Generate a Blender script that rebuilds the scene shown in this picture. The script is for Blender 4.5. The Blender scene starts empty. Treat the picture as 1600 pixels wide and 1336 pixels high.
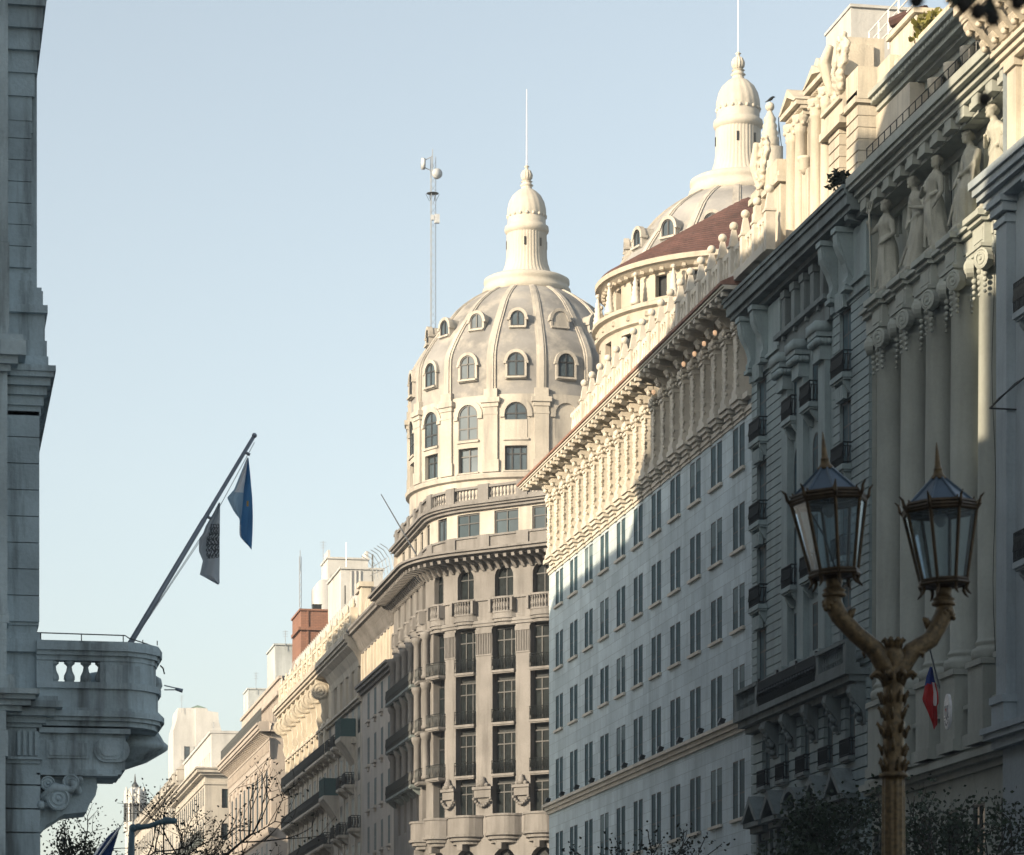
import bpy, bmesh, math, random
from mathutils import Vector, Matrix
R = math.radians
C = bpy.context.scene.collection
scn = bpy.context.scene
# ---------------------------------------------------------------- camera, sky, sun, exposure
F, XV, YH, ZC = 5000.0, -140.0, 1703.0, 1.7        # focal length in photo pixels, street vanishing point, eye height
AL = math.atan((800 - XV) / F); CA, SA = math.cos(AL), math.sin(AL)
cam = bpy.data.cameras.new('camera'); camo = bpy.data.objects.new('camera', cam); C.objects.link(camo)
cam.sensor_width = 36; cam.lens = F * 36 / 1600; cam.shift_y = (YH - 668) / 1600
cam.clip_start = .5; cam.clip_end = 6000
camo.location = (0, 0, ZC); camo.rotation_euler = (R(90), 0, -AL)
cam.dof.use_dof = True; cam.dof.focus_distance = 170; cam.dof.aperture_fstop = 7.0
scn.camera = camo
SUN_B, SUN_E = R(30), R(17)                          # sun: behind and left of the viewer, low
sdir = Vector((-math.cos(SUN_B) * math.cos(SUN_E), -math.sin(SUN_B) * math.cos(SUN_E), math.sin(SUN_E)))
w = bpy.data.worlds.new('World'); scn.world = w; w.use_nodes = True
nt = w.node_tree; bg = nt.nodes['Background']
sky = nt.nodes.new('ShaderNodeTexSky'); sky.sky_type = 'NISHITA'; sky.sun_disc = False
hs = nt.nodes.new('ShaderNodeHueSaturation'); hs.inputs['Saturation'].default_value = .54; hs.inputs['Value'].default_value = .92
sky.sun_elevation = SUN_E; sky.sun_rotation = math.atan2(sdir.x, sdir.y)
sky.altitude = 0; sky.air_density = 1.0; sky.dust_density = 1.8; sky.ozone_density = 1.0
nt.links.new(sky.outputs[0], hs.inputs['Color']); tint = nt.nodes.new('ShaderNodeVectorMath'); tint.operation = 'MULTIPLY'; tint.inputs[1].default_value = (.94, .965, .935); nt.links.new(hs.outputs[0], tint.inputs[0]); nt.links.new(tint.outputs[0], bg.inputs[0]); bg.inputs[1].default_value = .15
sun = bpy.data.lights.new('sun', 'SUN'); sun.energy = 5.0; sun.angle = R(.55); sun.color = (1, .81, .57)
suno = bpy.data.objects.new('sun', sun); C.objects.link(suno)
suno.rotation_euler = (-sdir).to_track_quat('-Z', 'Y').to_euler(); suno.location = (0, -20, 60)
scn.view_settings.view_transform = 'Standard'; scn.view_settings.look = 'None'
scn.view_settings.gamma = 1; scn.view_settings.exposure = 0.8
scn.cycles.max_bounces = 6; scn.cycles.diffuse_bounces = 4; scn.cycles.transparent_max_bounces = 12
# ---------------------------------------------------------------- geometry of the place
def fW(px, W): return W * F / (CA * (px - XV))                    # depth of a street-parallel plane X=W under a column
def yW(px, W): return (fW(px, W) - W * SA) / CA
def zf(py, f): return ZC + (YH - py) * f / F
def at(px, py, f):                                                # a point at depth f
    X = f * CA * (px - XV) / F
    return Vector((X, (f - X * SA) / CA, zf(py, f)))
# ---------------------------------------------------------------- materials
MAT = {}
def nodes(m):
    m.use_nodes = True
    return m.node_tree, m.node_tree.nodes['Principled BSDF']
def stone(name, col, var=.16, dirt=.35, scale=1.0, rough=.85, dcol=None, bump=.25, joints=None, streak=True):
    m = bpy.data.materials.new(name); t, b = nodes(m); N, L = t.nodes, t.links
    geo = N.new('ShaderNodeNewGeometry')
    mp = N.new('ShaderNodeMapping'); mp.inputs['Scale'].default_value = (scale, scale, scale); L.new(geo.outputs['Position'], mp.inputs[0])
    n1 = N.new('ShaderNodeTexNoise'); n1.inputs['Scale'].default_value = .55; n1.inputs['Detail'].default_value = 6; L.new(mp.outputs[0], n1.inputs['Vector'])
    r1 = N.new('ShaderNodeMapRange'); r1.inputs[1].default_value = .3; r1.inputs[2].default_value = .7
    r1.inputs[3].default_value = 1 - var; r1.inputs[4].default_value = 1 + var; L.new(n1.outputs[0], r1.inputs[0])
    mp2 = N.new('ShaderNodeMapping'); mp2.inputs['Scale'].default_value = (1.6 * scale, 1.6 * scale, .16 * scale) if streak else (.5, .5, .5); L.new(geo.outputs['Position'], mp2.inputs[0])
    n2 = N.new('ShaderNodeTexNoise'); n2.inputs['Scale'].default_value = 1.0; n2.inputs['Detail'].default_value = 5; n2.inputs['Roughness'].default_value = .65; L.new(mp2.outputs[0], n2.inputs['Vector'])
    r2 = N.new('ShaderNodeMapRange'); r2.inputs[1].default_value = .47; r2.inputs[2].default_value = .70
    r2.inputs[3].default_value = 0; r2.inputs[4].default_value = dirt; L.new(n2.outputs[0], r2.inputs[0])
    n3 = N.new('ShaderNodeTexNoise'); n3.inputs['Scale'].default_value = 9; n3.inputs['Detail'].default_value = 4; L.new(mp.outputs[0], n3.inputs['Vector'])
    r3 = N.new('ShaderNodeMapRange'); r3.inputs[3].default_value = .88; r3.inputs[4].default_value = 1.12; L.new(n3.outputs[0], r3.inputs[0])
    mul = N.new('ShaderNodeMath'); mul.operation = 'MULTIPLY'; L.new(r1.outputs[0], mul.inputs[0]); L.new(r3.outputs[0], mul.inputs[1])
    cm = N.new('ShaderNodeVectorMath'); cm.operation = 'SCALE'; cm.inputs[0].default_value = col; L.new(mul.outputs[0], cm.inputs['Scale'])
    mx = N.new('ShaderNodeMix'); mx.data_type = 'RGBA'; L.new(r2.outputs[0], mx.inputs[0]); L.new(cm.outputs[0], mx.inputs[6])
    d = dcol or (col[0] * .35, col[1] * .36, col[2] * .38); mx.inputs[7].default_value = (*d, 1)
    out = mx.outputs[2]; hsrc = n3.outputs[0]
    if joints:
        bw, bh, ms, axis = joints
        sx = N.new('ShaderNodeSeparateXYZ'); L.new(geo.outputs['Position'], sx.inputs[0])
        cx = N.new('ShaderNodeCombineXYZ'); L.new(sx.outputs[axis], cx.inputs[0]); L.new(sx.outputs[2], cx.inputs[1])
        br = N.new('ShaderNodeTexBrick'); br.inputs['Scale'].default_value = 1; br.inputs['Mortar Size'].default_value = ms
        br.inputs['Brick Width'].default_value = bw; br.inputs['Row Height'].default_value = bh
        br.inputs['Color1'].default_value = (1, 1, 1, 1); br.inputs['Color2'].default_value = (.83, .84, .85, 1); br.inputs['Mortar'].default_value = (.55, .55, .55, 1)
        br.inputs['Mortar Smooth'].default_value = .3
        L.new(cx.outputs[0], br.inputs['Vector'])
        m2 = N.new('ShaderNodeMix'); m2.data_type = 'RGBA'; m2.blend_type = 'MULTIPLY'; m2.inputs[0].default_value = 1
        L.new(out, m2.inputs[6]); L.new(br.outputs[0], m2.inputs[7]); out = m2.outputs[2]
    L.new(out, b.inputs['Base Color']); b.inputs['Roughness'].default_value = rough
    bp = N.new('ShaderNodeBump'); bp.inputs['Strength'].default_value = bump; bp.inputs['Distance'].default_value = .06; L.new(hsrc, bp.inputs['Height']); L.new(bp.outputs[0], b.inputs['Normal'])
    MAT[name] = m; return m
def plain(name, col, rough=.5, metal=0, noise=.15, nscale=6, spec=None):
    m = bpy.data.materials.new(name); t, b = nodes(m); N, L = t.nodes, t.links
    tc = N.new('ShaderNodeNewGeometry'); n = N.new('ShaderNodeTexNoise'); n.inputs['Scale'].default_value = nscale; n.inputs['Detail'].default_value = 4
    L.new(tc.outputs['Position'], n.inputs['Vector'])
    r = N.new('ShaderNodeMapRange'); r.inputs[1].default_value = .25; r.inputs[2].default_value = .75; r.inputs[3].default_value = 1 - noise; r.inputs[4].default_value = 1 + noise; L.new(n.outputs[0], r.inputs[0])
    v = N.new('ShaderNodeVectorMath'); v.operation = 'SCALE'; v.inputs[0].default_value = col; L.new(r.outputs[0], v.inputs['Scale']); L.new(v.outputs[0], b.inputs['Base Color'])
    b.inputs['Roughness'].default_value = rough; b.inputs['Metallic'].default_value = metal
    if spec is not None: b.inputs['Specular IOR Level'].default_value = spec
    MAT[name] = m; return m
stone('bank_stone', (.48, .565, .605), .13, .5, .6, dcol=(.27, .33, .355), joints=(1.35, .6, .012, 1), bump=.12)
stone('turret_stone', (.40, .36, .30), .14, .35, 1.2); stone('bank_trim', (.54, .505, .44), .12, .25, 1.2)
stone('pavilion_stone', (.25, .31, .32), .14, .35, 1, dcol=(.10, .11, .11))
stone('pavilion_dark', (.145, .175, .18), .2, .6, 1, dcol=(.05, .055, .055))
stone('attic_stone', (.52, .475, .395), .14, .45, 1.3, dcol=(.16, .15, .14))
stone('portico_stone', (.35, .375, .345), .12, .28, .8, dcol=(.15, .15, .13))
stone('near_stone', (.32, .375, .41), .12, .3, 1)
stone('left_stone', (.38, .46, .495), .2, .85, 1.5, dcol=(.08, .09, .09), joints=(1.9, 30, .0, 0))
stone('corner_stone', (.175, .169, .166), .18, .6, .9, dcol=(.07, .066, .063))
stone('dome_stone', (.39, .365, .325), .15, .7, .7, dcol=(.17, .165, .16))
stone('dome_shell', (.215, .212, .21), .36, 1.0, .38, dcol=(.36, .34, .305), streak=False)
stone('lantern_stone', (.44, .41, .355), .10, .28, 1, dcol=(.26, .245, .22))
stone('ornate_stone', (.44, .40, .34), .18, .5, 1, dcol=(.12, .12, .12))
stone('plain_stone', (.42, .39, .36), .1, .3, 1)
stone('pink_stone', (.36, .32, .285), .1, .25, 1)
stone('pale_render', (.46, .46, .45), .1, .3, .6)
stone('grey_render', (.40, .43, .44), .14, .45, .5)
stone('brick_red', (.25, .125, .085), .12, .25, 1, joints=(.5, .16, .02, 0))
stone('roof_tile', (.075, .036, .032), .3, .5, 2, dcol=(.035, .022, .022))
stone('eave_tile', (.27, .15, .115), .25, .4, 3)
stone('statue_stone', (.37, .37, .32), .14, .45, 2.2, dcol=(.12, .12, .11))
stone('asphalt', (.05, .05, .052), .2, .3, 1); stone('paving', (.24, .23, .22), .15, .3, 1)
plain('iron', (.018, .022, .024), .45, .3); plain('frame_dark', (.03, .032, .035), .5); plain('frame_pale', (.26, .27, .27), .6)
plain('glass', (.028, .046, .056), .05, 0, .5, .35); plain('blind', (.12, .17, .185), .8, 0, .2, 3); plain('glass_teal', (.05, .088, .105), .45, 0, .35, 2, .03); plain('glass_dark', (.012, .016, .018), .3, 0, .5, 3, .08); plain('glass_sky', (.055, .075, .09), .03, 0, .4, .5)
plain('room_dark', (.02, .024, .027), .8); plain('curtain', (.33, .30, .25), .9, 0, .25, 3)
plain('shutter', (.02, .065, .07), .6); plain('awning', (.10, .17, .20), .7)
plain('bronze', (.105, .07, .032), .5, .4, .65, 26); plain('bronze_dark', (.06, .04, .022), .4, .7, .4, 14); plain('roof_blue', (.045, .075, .11), .3, .0, .3, 5)
plain('steel', (.42, .44, .46), .4, .6); plain('steel_blue', (.22, .25, .30), .45, .3); plain('white_paint', (.8, .8, .8), .5); plain('dish_grey', (.42, .44, .46), .5); plain('plaque_grey', (.68, .7, .72), .5)
plain('roof_green', (.18, .26, .2), .6); plain('bark', (.035, .03, .025), .9, 0, .3, 8); plain('lamp_arm_blue', (.05, .10, .13), .5)
def leafmat(name, col, tr=.3):
    m = bpy.data.materials.new(name); t, b = nodes(m); N, L = t.nodes, t.links
    o = N.new('ShaderNodeObjectInfo'); g = N.new('ShaderNodeNewGeometry'); r = N.new('ShaderNodeMapRange'); r.inputs[3].default_value = .55; r.inputs[4].default_value = 1.5
    L.new(g.outputs['Random Per Island'], r.inputs[0]); v = N.new('ShaderNodeVectorMath'); v.operation = 'SCALE'; v.inputs[0].default_value = col; L.new(r.outputs[0], v.inputs['Scale'])
    L.new(v.outputs[0], b.inputs['Base Color']); b.inputs['Roughness'].default_value = .6
    tl = N.new('ShaderNodeBsdfTranslucent'); L.new(v.outputs[0], tl.inputs[0]); mx = N.new('ShaderNodeMixShader'); mx.inputs[0].default_value = tr
    L.new(b.outputs[0], mx.inputs[1]); L.new(tl.outputs[0], mx.inputs[2]); L.new(mx.outputs[0], t.nodes['Material Output'].inputs[0]); MAT[name] = m
leafmat('leaf_dark', (.016, .022, .014)); leafmat('leaf_olive', (.05, .055, .02)); leafmat('leaf_green', (.02, .034, .018)); leafmat('leaf_yellow', (.16, .15, .03))
def cloth(name, col):
    m = bpy.data.materials.new(name); t, b = nodes(m); N, L = t.nodes, t.links
    b.inputs['Base Color'].default_value = (*col, 1); b.inputs['Roughness'].default_value = .8
    tl = N.new('ShaderNodeBsdfTranslucent'); tl.inputs[0].default_value = (*col, 1); mx = N.new('ShaderNodeMixShader'); mx.inputs[0].default_value = .45
    L.new(b.outputs[0], mx.inputs[1]); L.new(tl.outputs[0], mx.inputs[2]); L.new(mx.outputs[0], t.nodes['Material Output'].inputs[0]); MAT[name] = m
cloth('cloth_blue', (.07, .21, .42)); cloth('cloth_pale', (.50, .54, .58)); cloth('cloth_sky', (.36, .52, .66)); cloth('cloth_white', (.80, .83, .86)); cloth('cloth_red', (.42, .02, .02)); cloth('cloth_navy', (.02, .05, .25)); cloth('cloth_gold', (.45, .28, .05)); cloth('cloth_grey', (.09, .10, .11)); cloth('banner_blue', (.02, .05, .15))
def glassy(name, tint, refl):
    m = bpy.data.materials.new(name); t, b = nodes(m); N, L = t.nodes, t.links
    tr = N.new('ShaderNodeBsdfTransparent'); tr.inputs[0].default_value = (*tint, 1)
    gl = N.new('ShaderNodeBsdfGlossy'); gl.inputs['Roughness'].default_value = .08; gl.inputs[0].default_value = (.8, .88, .95, 1)
    df = N.new('ShaderNodeBsdfDiffuse'); df.inputs[0].default_value = (.35, .42, .46, 1)
    fr = N.new('ShaderNodeLayerWeight'); fr.inputs[0].default_value = refl
    m1 = N.new('ShaderNodeMixShader'); m1.inputs[0].default_value = .16; L.new(tr.outputs[0], m1.inputs[1]); L.new(df.outputs[0], m1.inputs[2])
    m2 = N.new('ShaderNodeMixShader'); L.new(fr.outputs['Fresnel'], m2.inputs[0]); L.new(m1.outputs[0], m2.inputs[1]); L.new(gl.outputs[0], m2.inputs[2])
    L.new(m2.outputs[0], t.nodes['Material Output'].inputs[0]); MAT[name] = m
glassy('lantern_glass', (.80, .88, .92), .16)
def emit(name, col, s):
    m = bpy.data.materials.new(name); t, b = nodes(m); b.inputs['Base Color'].default_value = (*col, 1); b.inputs['Emission Color'].default_value = (*col, 1); b.inputs['Emission Strength'].default_value = s; MAT[name] = m
emit('glint_glow', (1, .62, .36), .32)  # emission standing in for sun glints on the bank's eave pendants
# ---------------------------------------------------------------- mesh builder
class MB:
    def __init__(s): s.v = []; s.f = []; s.m = []; s.mi = 0; s.sm = []; s.smooth = False
    def add(s, vs, fs):
        o = len(s.v); s.v += [tuple(p) for p in vs]
        for f in fs: s.f.append([o + i for i in f]); s.m.append(s.mi); s.sm.append(s.smooth)
        return s
    def poly(s, *ps): return s.add(ps, [list(range(len(ps)))])
    def box(s, x0, x1, y0, y1, z0, z1):
        v = [(x, y, z) for z in (z0, z1) for y in (y0, y1) for x in (x0, x1)]
        return s.add(v, [(0, 2, 3, 1), (4, 5, 7, 6), (0, 1, 5, 4), (2, 6, 7, 3), (0, 4, 6, 2), (1, 3, 7, 5)])
    def mbox(s, M, u0, u1, z0, z1, d0, d1):                       # a box on a mapped facade
        v = [M(u, z, d) for z in (z0, z1) for d in (d0, d1) for u in (u0, u1)]
        return s.add(v, [(0, 2, 3, 1), (4, 5, 7, 6), (0, 1, 5, 4), (2, 6, 7, 3), (0, 4, 6, 2), (1, 3, 7, 5)])
    def mprism(s, M, prof, u0, u1):                               # polygon (d, z) pushed along u
        n = len(prof); v = [M(u0, z, d) for d, z in prof] + [M(u1, z, d) for d, z in prof]
        return s.add(v, [list(range(n)), list(range(2 * n - 1, n - 1, -1))] + [(i, i + n, (i + 1) % n + n, (i + 1) % n) for i in range(n)])
    def mplate(s, M, prof, d0, d1):                               # polygon (u, z) pushed along d
        n = len(prof); v = [M(u, z, d0) for u, z in prof] + [M(u, z, d1) for u, z in prof]
        return s.add(v, [list(range(n)), list(range(2 * n - 1, n - 1, -1))] + [(i, i + n, (i + 1) % n + n, (i + 1) % n) for i in range(n)])
    def sweep(s, path, prof, cap=True):                           # closed profile (d, z) along a path of (x, y, nx, ny)
        n = len(prof); v = []
        for x, y, nx, ny in path: v += [(x + nx * d, y + ny * d, z) for d, z in prof]
        fs = [(k * n + i, k * n + (i + 1) % n, (k + 1) * n + (i + 1) % n, (k + 1) * n + i) for k in range(len(path) - 1) for i in range(n)]
        if cap: fs += [list(range(n - 1, -1, -1)), [(len(path) - 1) * n + i for i in range(n)]]
        return s.add(v, fs)
    def lathe(s, c, prof, n=16, a0=0, a1=2 * math.pi, mod=None, cap=True):   # (r, z) about a vertical axis
        full = abs(a1 - a0 - 2 * math.pi) < 1e-6; k = n if full else n + 1; v = []
        for r, z in prof:
            for i in range(k):
                a = a0 + (a1 - a0) * i / n; q = r * (mod(a, z) if mod else 1)
                v.append((c[0] + q * math.cos(a), c[1] + q * math.sin(a), c[2] + z))
        fs = [(j * k + i, j * k + (i + 1) % k, (j + 1) * k + (i + 1) % k, (j + 1) * k + i) for j in range(len(prof) - 1) for i in range(n)]
        if full and cap: fs += [list(range(k - 1, -1, -1)), [(len(prof) - 1) * k + i for i in range(k)]]
        return s.add(v, fs)
    def tube(s, pts, rs, n=6, cap=True):
        pts = [Vector(p) for p in pts]; v = []
        if not hasattr(rs, '__len__'): rs = [rs] * len(pts)
        t0 = (pts[1] - pts[0]).normalized(); a = Vector((0, 0, 1)) if abs(t0.z) < .9 else Vector((1, 0, 0)); e1 = t0.cross(a).normalized()
        for i, p in enumerate(pts):
            t = (pts[min(i + 1, len(pts) - 1)] - pts[max(i - 1, 0)]).normalized(); e1 = (e1 - t * e1.dot(t)).normalized(); e2 = t.cross(e1)
            v += [p + (e1 * math.cos(2 * math.pi * k / n) + e2 * math.sin(2 * math.pi * k / n)) * rs[i] for k in range(n)]
        fs = [(j * n + k, j * n + (k + 1) % n, (j + 1) * n + (k + 1) % n, (j + 1) * n + k) for j in range(len(pts) - 1) for k in range(n)]
        if cap: fs += [list(range(n - 1, -1, -1)), [(len(pts) - 1) * n + k for k in range(n)]]
        return s.add(v, fs)
    def ball(s, c, r, n=10, sq=(1, 1, 1)):
        h = n // 2 + 1; c = Vector(c); v = [c + Vector((0, 0, -r * sq[2]))]
        for j in range(1, h):
            p = math.pi * j / h
            v += [c + Vector((r * math.sin(p) * math.cos(2 * math.pi * i / n) * sq[0], r * math.sin(p) * math.sin(2 * math.pi * i / n) * sq[1], -r * math.cos(p) * sq[2])) for i in range(n)]
        v.append(c + Vector((0, 0, r * sq[2]))); l = len(v) - 1
        fs = [(0, 1 + (i + 1) % n, 1 + i) for i in range(n)] + [(l, l - n + i, l - n + (i + 1) % n) for i in range(n)]
        fs += [(1 + j * n + i, 1 + j * n + (i + 1) % n, 1 + (j + 1) * n + (i + 1) % n, 1 + (j + 1) * n + i) for j in range(h - 2) for i in range(n)]
        return s.add(v, fs)
    def mesh(s, name, mats):
        me = bpy.data.meshes.new(name); me.from_pydata(s.v, [], s.f); me.update()
        for m in mats: me.materials.append(MAT[m])
        me.polygons.foreach_set('material_index', s.m); me.polygons.foreach_set('use_smooth', s.sm)
        bm = bmesh.new(); bm.from_mesh(me); bmesh.ops.recalc_face_normals(bm, faces=bm.faces); bm.to_mesh(me); bm.free()
        return me
# ---------------------------------------------------------------- things and parts
def tag(o, label=None, cat=None, group=None, kind=None):
    for k, x in (('label', label), ('category', cat), ('group', group), ('kind', kind)):
        if x: o[k] = x
    return o
def thing(name, loc, label, cat, group=None):
    o = bpy.data.objects.new(name, None); C.objects.link(o); o.location = loc; o.empty_display_size = .5
    return tag(o, label, cat, group)
def inst(name, me, parent, loc=(0, 0, 0), rz=0, label=None):
    o = bpy.data.objects.new(name, me); C.objects.link(o); o.location = loc; o.rotation_euler = (0, 0, rz)
    if parent is not None:
        o.parent = parent
        if parent.type == 'EMPTY': o.matrix_parent_inverse = Matrix.Translation(-Vector(parent.location))
    if label: o['label'] = label
    return o
def part(name, mb, mats, parent=None, label=None):
    return inst(name, mb.mesh(name, [mats] if isinstance(mats, str) else mats), parent, label=label)
def solo(name, mb, mats, label, cat, group=None): return tag(part(name, mb, mats), label, cat, group)
def struct(name, mb, mats): return tag(part(name, mb, mats), kind='structure')
# ---------------------------------------------------------------- facade tools
def MX(W): return lambda u, z, d: (W - d, u, z)                   # faces the street; u runs along it
def MF(Y): return lambda u, z, d: (u, Y - d, z)                   # faces the camera
RX = -math.pi / 2
def PX(W, ya, yb): return [(W, ya, -1, 0), (W, yb, -1, 0)]
def MPath(p, t, n): return lambda u, z, d: (p[0] + t[0] * u + n[0] * d, p[1] + t[1] * u + n[1] * d, z)
def arcpts(u0, u1, zs, n=12):                                     # semicircle from right to left, over springing height zs
    r = (u1 - u0) / 2; c = (u0 + u1) / 2
    return [(c + r * math.cos(math.pi * i / n), zs + r * math.sin(math.pi * i / n)) for i in range(n + 1)]
def wall(mb, M, u0, u1, z0, z1, ops, depth=.35, du=None, thick=None):
    us = {u0, u1}; zs = {z0, z1}
    for o in ops:
        us |= {o[0], o[1]}; zs |= {o[2], o[3]}
        if len(o) > 4 and o[4]: zs.add(o[3] - (o[1] - o[0]) / 2)
    us = sorted(x for x in us if u0 - 1e-6 <= x <= u1 + 1e-6); zs = sorted(x for x in zs if z0 - 1e-6 <= x <= z1 + 1e-6)
    if du:
        q = []
        for a, b in zip(us, us[1:]):
            k = max(1, math.ceil((b - a) / du)); q += [a + (b - a) * i / k for i in range(k)]
        us = q + [us[-1]]
    def inside(u, z): return any(o[0] < u < o[1] and o[2] < z < o[3] for o in ops)
    for a, b in zip(us, us[1:]):
        if b - a < 1e-5: continue
        run = None
        for c, d in zip(zs, zs[1:]):
            if d - c < 1e-5: continue
            if inside((a + b) / 2, (c + d) / 2):
                if run: mb.poly(M(a, run[0], 0), M(b, run[0], 0), M(b, run[1], 0), M(a, run[1], 0)); run = None
            else: run = (run[0], d) if run else (c, d)
        if run: mb.poly(M(a, run[0], 0), M(b, run[0], 0), M(b, run[1], 0), M(a, run[1], 0))
    for o in ops:
        a, b, c, d = o[:4]
        if len(o) > 4 and o[4]:
            zs_ = d - (b - a) / 2; ap = arcpts(a, b, zs_)
            h = len(ap) // 2
            for i in range(h): mb.poly(M(b, d, 0), M(*ap[i], 0), M(*ap[i + 1], 0))
            for i in range(h, len(ap) - 1): mb.poly(M(a, d, 0), M(*ap[i], 0), M(*ap[i + 1], 0))
            out = [(a, c), (b, c)] + ap
        else: out = [(a, c), (b, c), (b, d), (a, d)]
        for i in range(len(out)):
            p, q = out[i], out[(i + 1) % len(out)]
            mb.poly(M(*p, 0), M(*q, 0), M(*q, -depth), M(*p, -depth))
WM = {}
def win_mesh(w, h, arch=False, nv=1, nh=1, fw=.07, fm='frame_dark', gm='glass', sill=0, tz=None, fd=.09):
    k = (round(w, 3), round(h, 3), arch, nv, nh, fw, fm, gm, sill, tz, fd)
    if k in WM: return WM[k]
    M = lambda u, z, d: (u, -d, z)
    fb = MB(); a, b = -w / 2, w / 2; zs = h - w / 2 if arch else h
    fb.mbox(M, a, a + fw, 0, zs, 0, fd); fb.mbox(M, b - fw, b, 0, zs, 0, fd); fb.mbox(M, a + fw, b - fw, 0, fw, 0, fd)
    if arch:
        o = arcpts(a, b, zs); i_ = arcpts(a + fw, b - fw, zs)
        for j in range(len(o) - 1):
            fb.mplate(M, [o[j], o[j + 1], i_[j + 1], i_[j]], 0, fd)
    else: fb.mbox(M, a + fw, b - fw, h - fw, h, 0, fd)
    top = zs if arch else h - fw
    for i in range(nv):
        u = a + w * (i + 1) / (nv + 1); fb.mbox(M, u - fw / 2, u + fw / 2, fw, h - fw if (arch and nv == 1) else top, 0, fd * .9)
    for i in range(nh):
        z = (tz if tz else h * (i + 1) / (nh + 1)) if not (arch and nh == 1) else zs
        fb.mbox(M, a + fw, b - fw, z - fw / 2, z + fw / 2, 0, fd * .95)
    if sill: fb.mbox(M, a - .12, b + .12, -.12, -.002, -.1, sill)
    gb = MB(); pr = ([(a, 0), (b, 0)] + arcpts(a, b, zs)) if arch else [(a, 0), (b, 0), (b, h), (a, h)]
    gb.mplate(M, pr, -.03, .02)
    WM[k] = (fb.mesh('window', [fm]), gb.mesh('pane', [gm])); return WM[k]
def window(parent, loc, rz, name='window', **k):
    f, g = win_mesh(**k); o = inst(name, f, parent, loc, rz); p = inst('pane', g, o); return o
def rot(nx, ny): return math.atan2(nx, -ny)
def rail_mesh(w, h=.95, dp=.55, sp=.14, t=.02, slab=.14, closed=True, sm='corner_stone', br=True):   # balcony: slab + iron railing
    k = ('rail', w, h, dp, sp, t, slab, sm)
    if k in WM: return WM[k]
    M = lambda u, z, d: (u, -d, z)
    sb = MB(); sb.mbox(M, -w / 2, w / 2, -slab, 0, -.05, dp); sb.mbox(M, -w / 2 + .05, w / 2 - .05, -slab - .08, -slab, -.05, dp - .08)
    if br:
        for u in (-w * .36, w * .36): sb.mprism(M, [(-.05, -slab - .08), (dp * .75, -slab - .08), (dp * .7, -slab - .2), (.1, -slab - .55), (-.05, -slab - .6)], u - .09, u + .09)
    rb = MB(); e = dp - .05
    for (p, q) in (((-w / 2 + .03, 0), (-w / 2 + .03, e)), ((-w / 2 + .03, e), (w / 2 - .03, e)), ((w / 2 - .03, e), (w / 2 - .03, 0))):
        L = math.hypot(q[0] - p[0], q[1] - p[1]); n = max(1, int(L / sp))
        for z, tt in ((h, .03), (h * .82, .02), (.08, .022)): rb.tube([M(p[0], z, p[1]), M(q[0], z, q[1])], tt, 4)
        for i in range(n + 1):
            u = p[0] + (q[0] - p[0]) * i / n; d = p[1] + (q[1] - p[1]) * i / n
            rb.tube([M(u, 0.01, d), M(u, h, d)], t, 4)
            if i < n and h > .8: rb.tube([M(u + (q[0] - p[0]) / n / 2, h * .82, d + (q[1] - p[1]) / n / 2), M(u + (q[0] - p[0]) / n / 2, h * .35, d + (q[1] - p[1]) / n / 2 + .05)], t * 1.2, 4)
    WM[k] = (sb.mesh('balcony', [sm]), rb.mesh('railing', ['iron'])); return WM[k]
def balcony(parent, loc, rz, **k):
    s, r = rail_mesh(**k); o = inst('balcony', s, parent, loc, rz); inst('railing', r, o); return o
def baluster(mb, c, h, r=.09, n=8):
    mb.lathe(c, [(r * .8, 0), (r * .8, h * .08), (r * .5, h * .12), (r * .6, h * .2), (r, h * .36), (r * .75, h * .55), (r * .42, h * .78), (r * .55, h * .86), (r * .8, h * .92), (r * .8, h)], n)
def steps(*st, back=-.3):                                         # stacked moulding: (z0, z1, d) from the bottom up
    pr = [(back, st[0][0])]
    for z0, z1, d in st: pr += [(d, z0), (d, z1)]
    return pr + [(back, st[-1][1])]
# ================================================================ ground
g = MB(); g.box(-1500, 1500, -600, 2500, -1, -.15); struct('ground', g, 'paving')
g = MB(); g.box(4.5, 33.5, -60, 700, -.2, 0); struct('road', g, 'asphalt')
g = MB(); g.box(33.5, 36.3, -60, 700, -.2, .15); struct('pavement', g, 'paving')
g = MB(); g.box(-6, 4.5, -40, 300, -.2, .15); struct('plaza_paving', g, 'paving')
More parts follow.
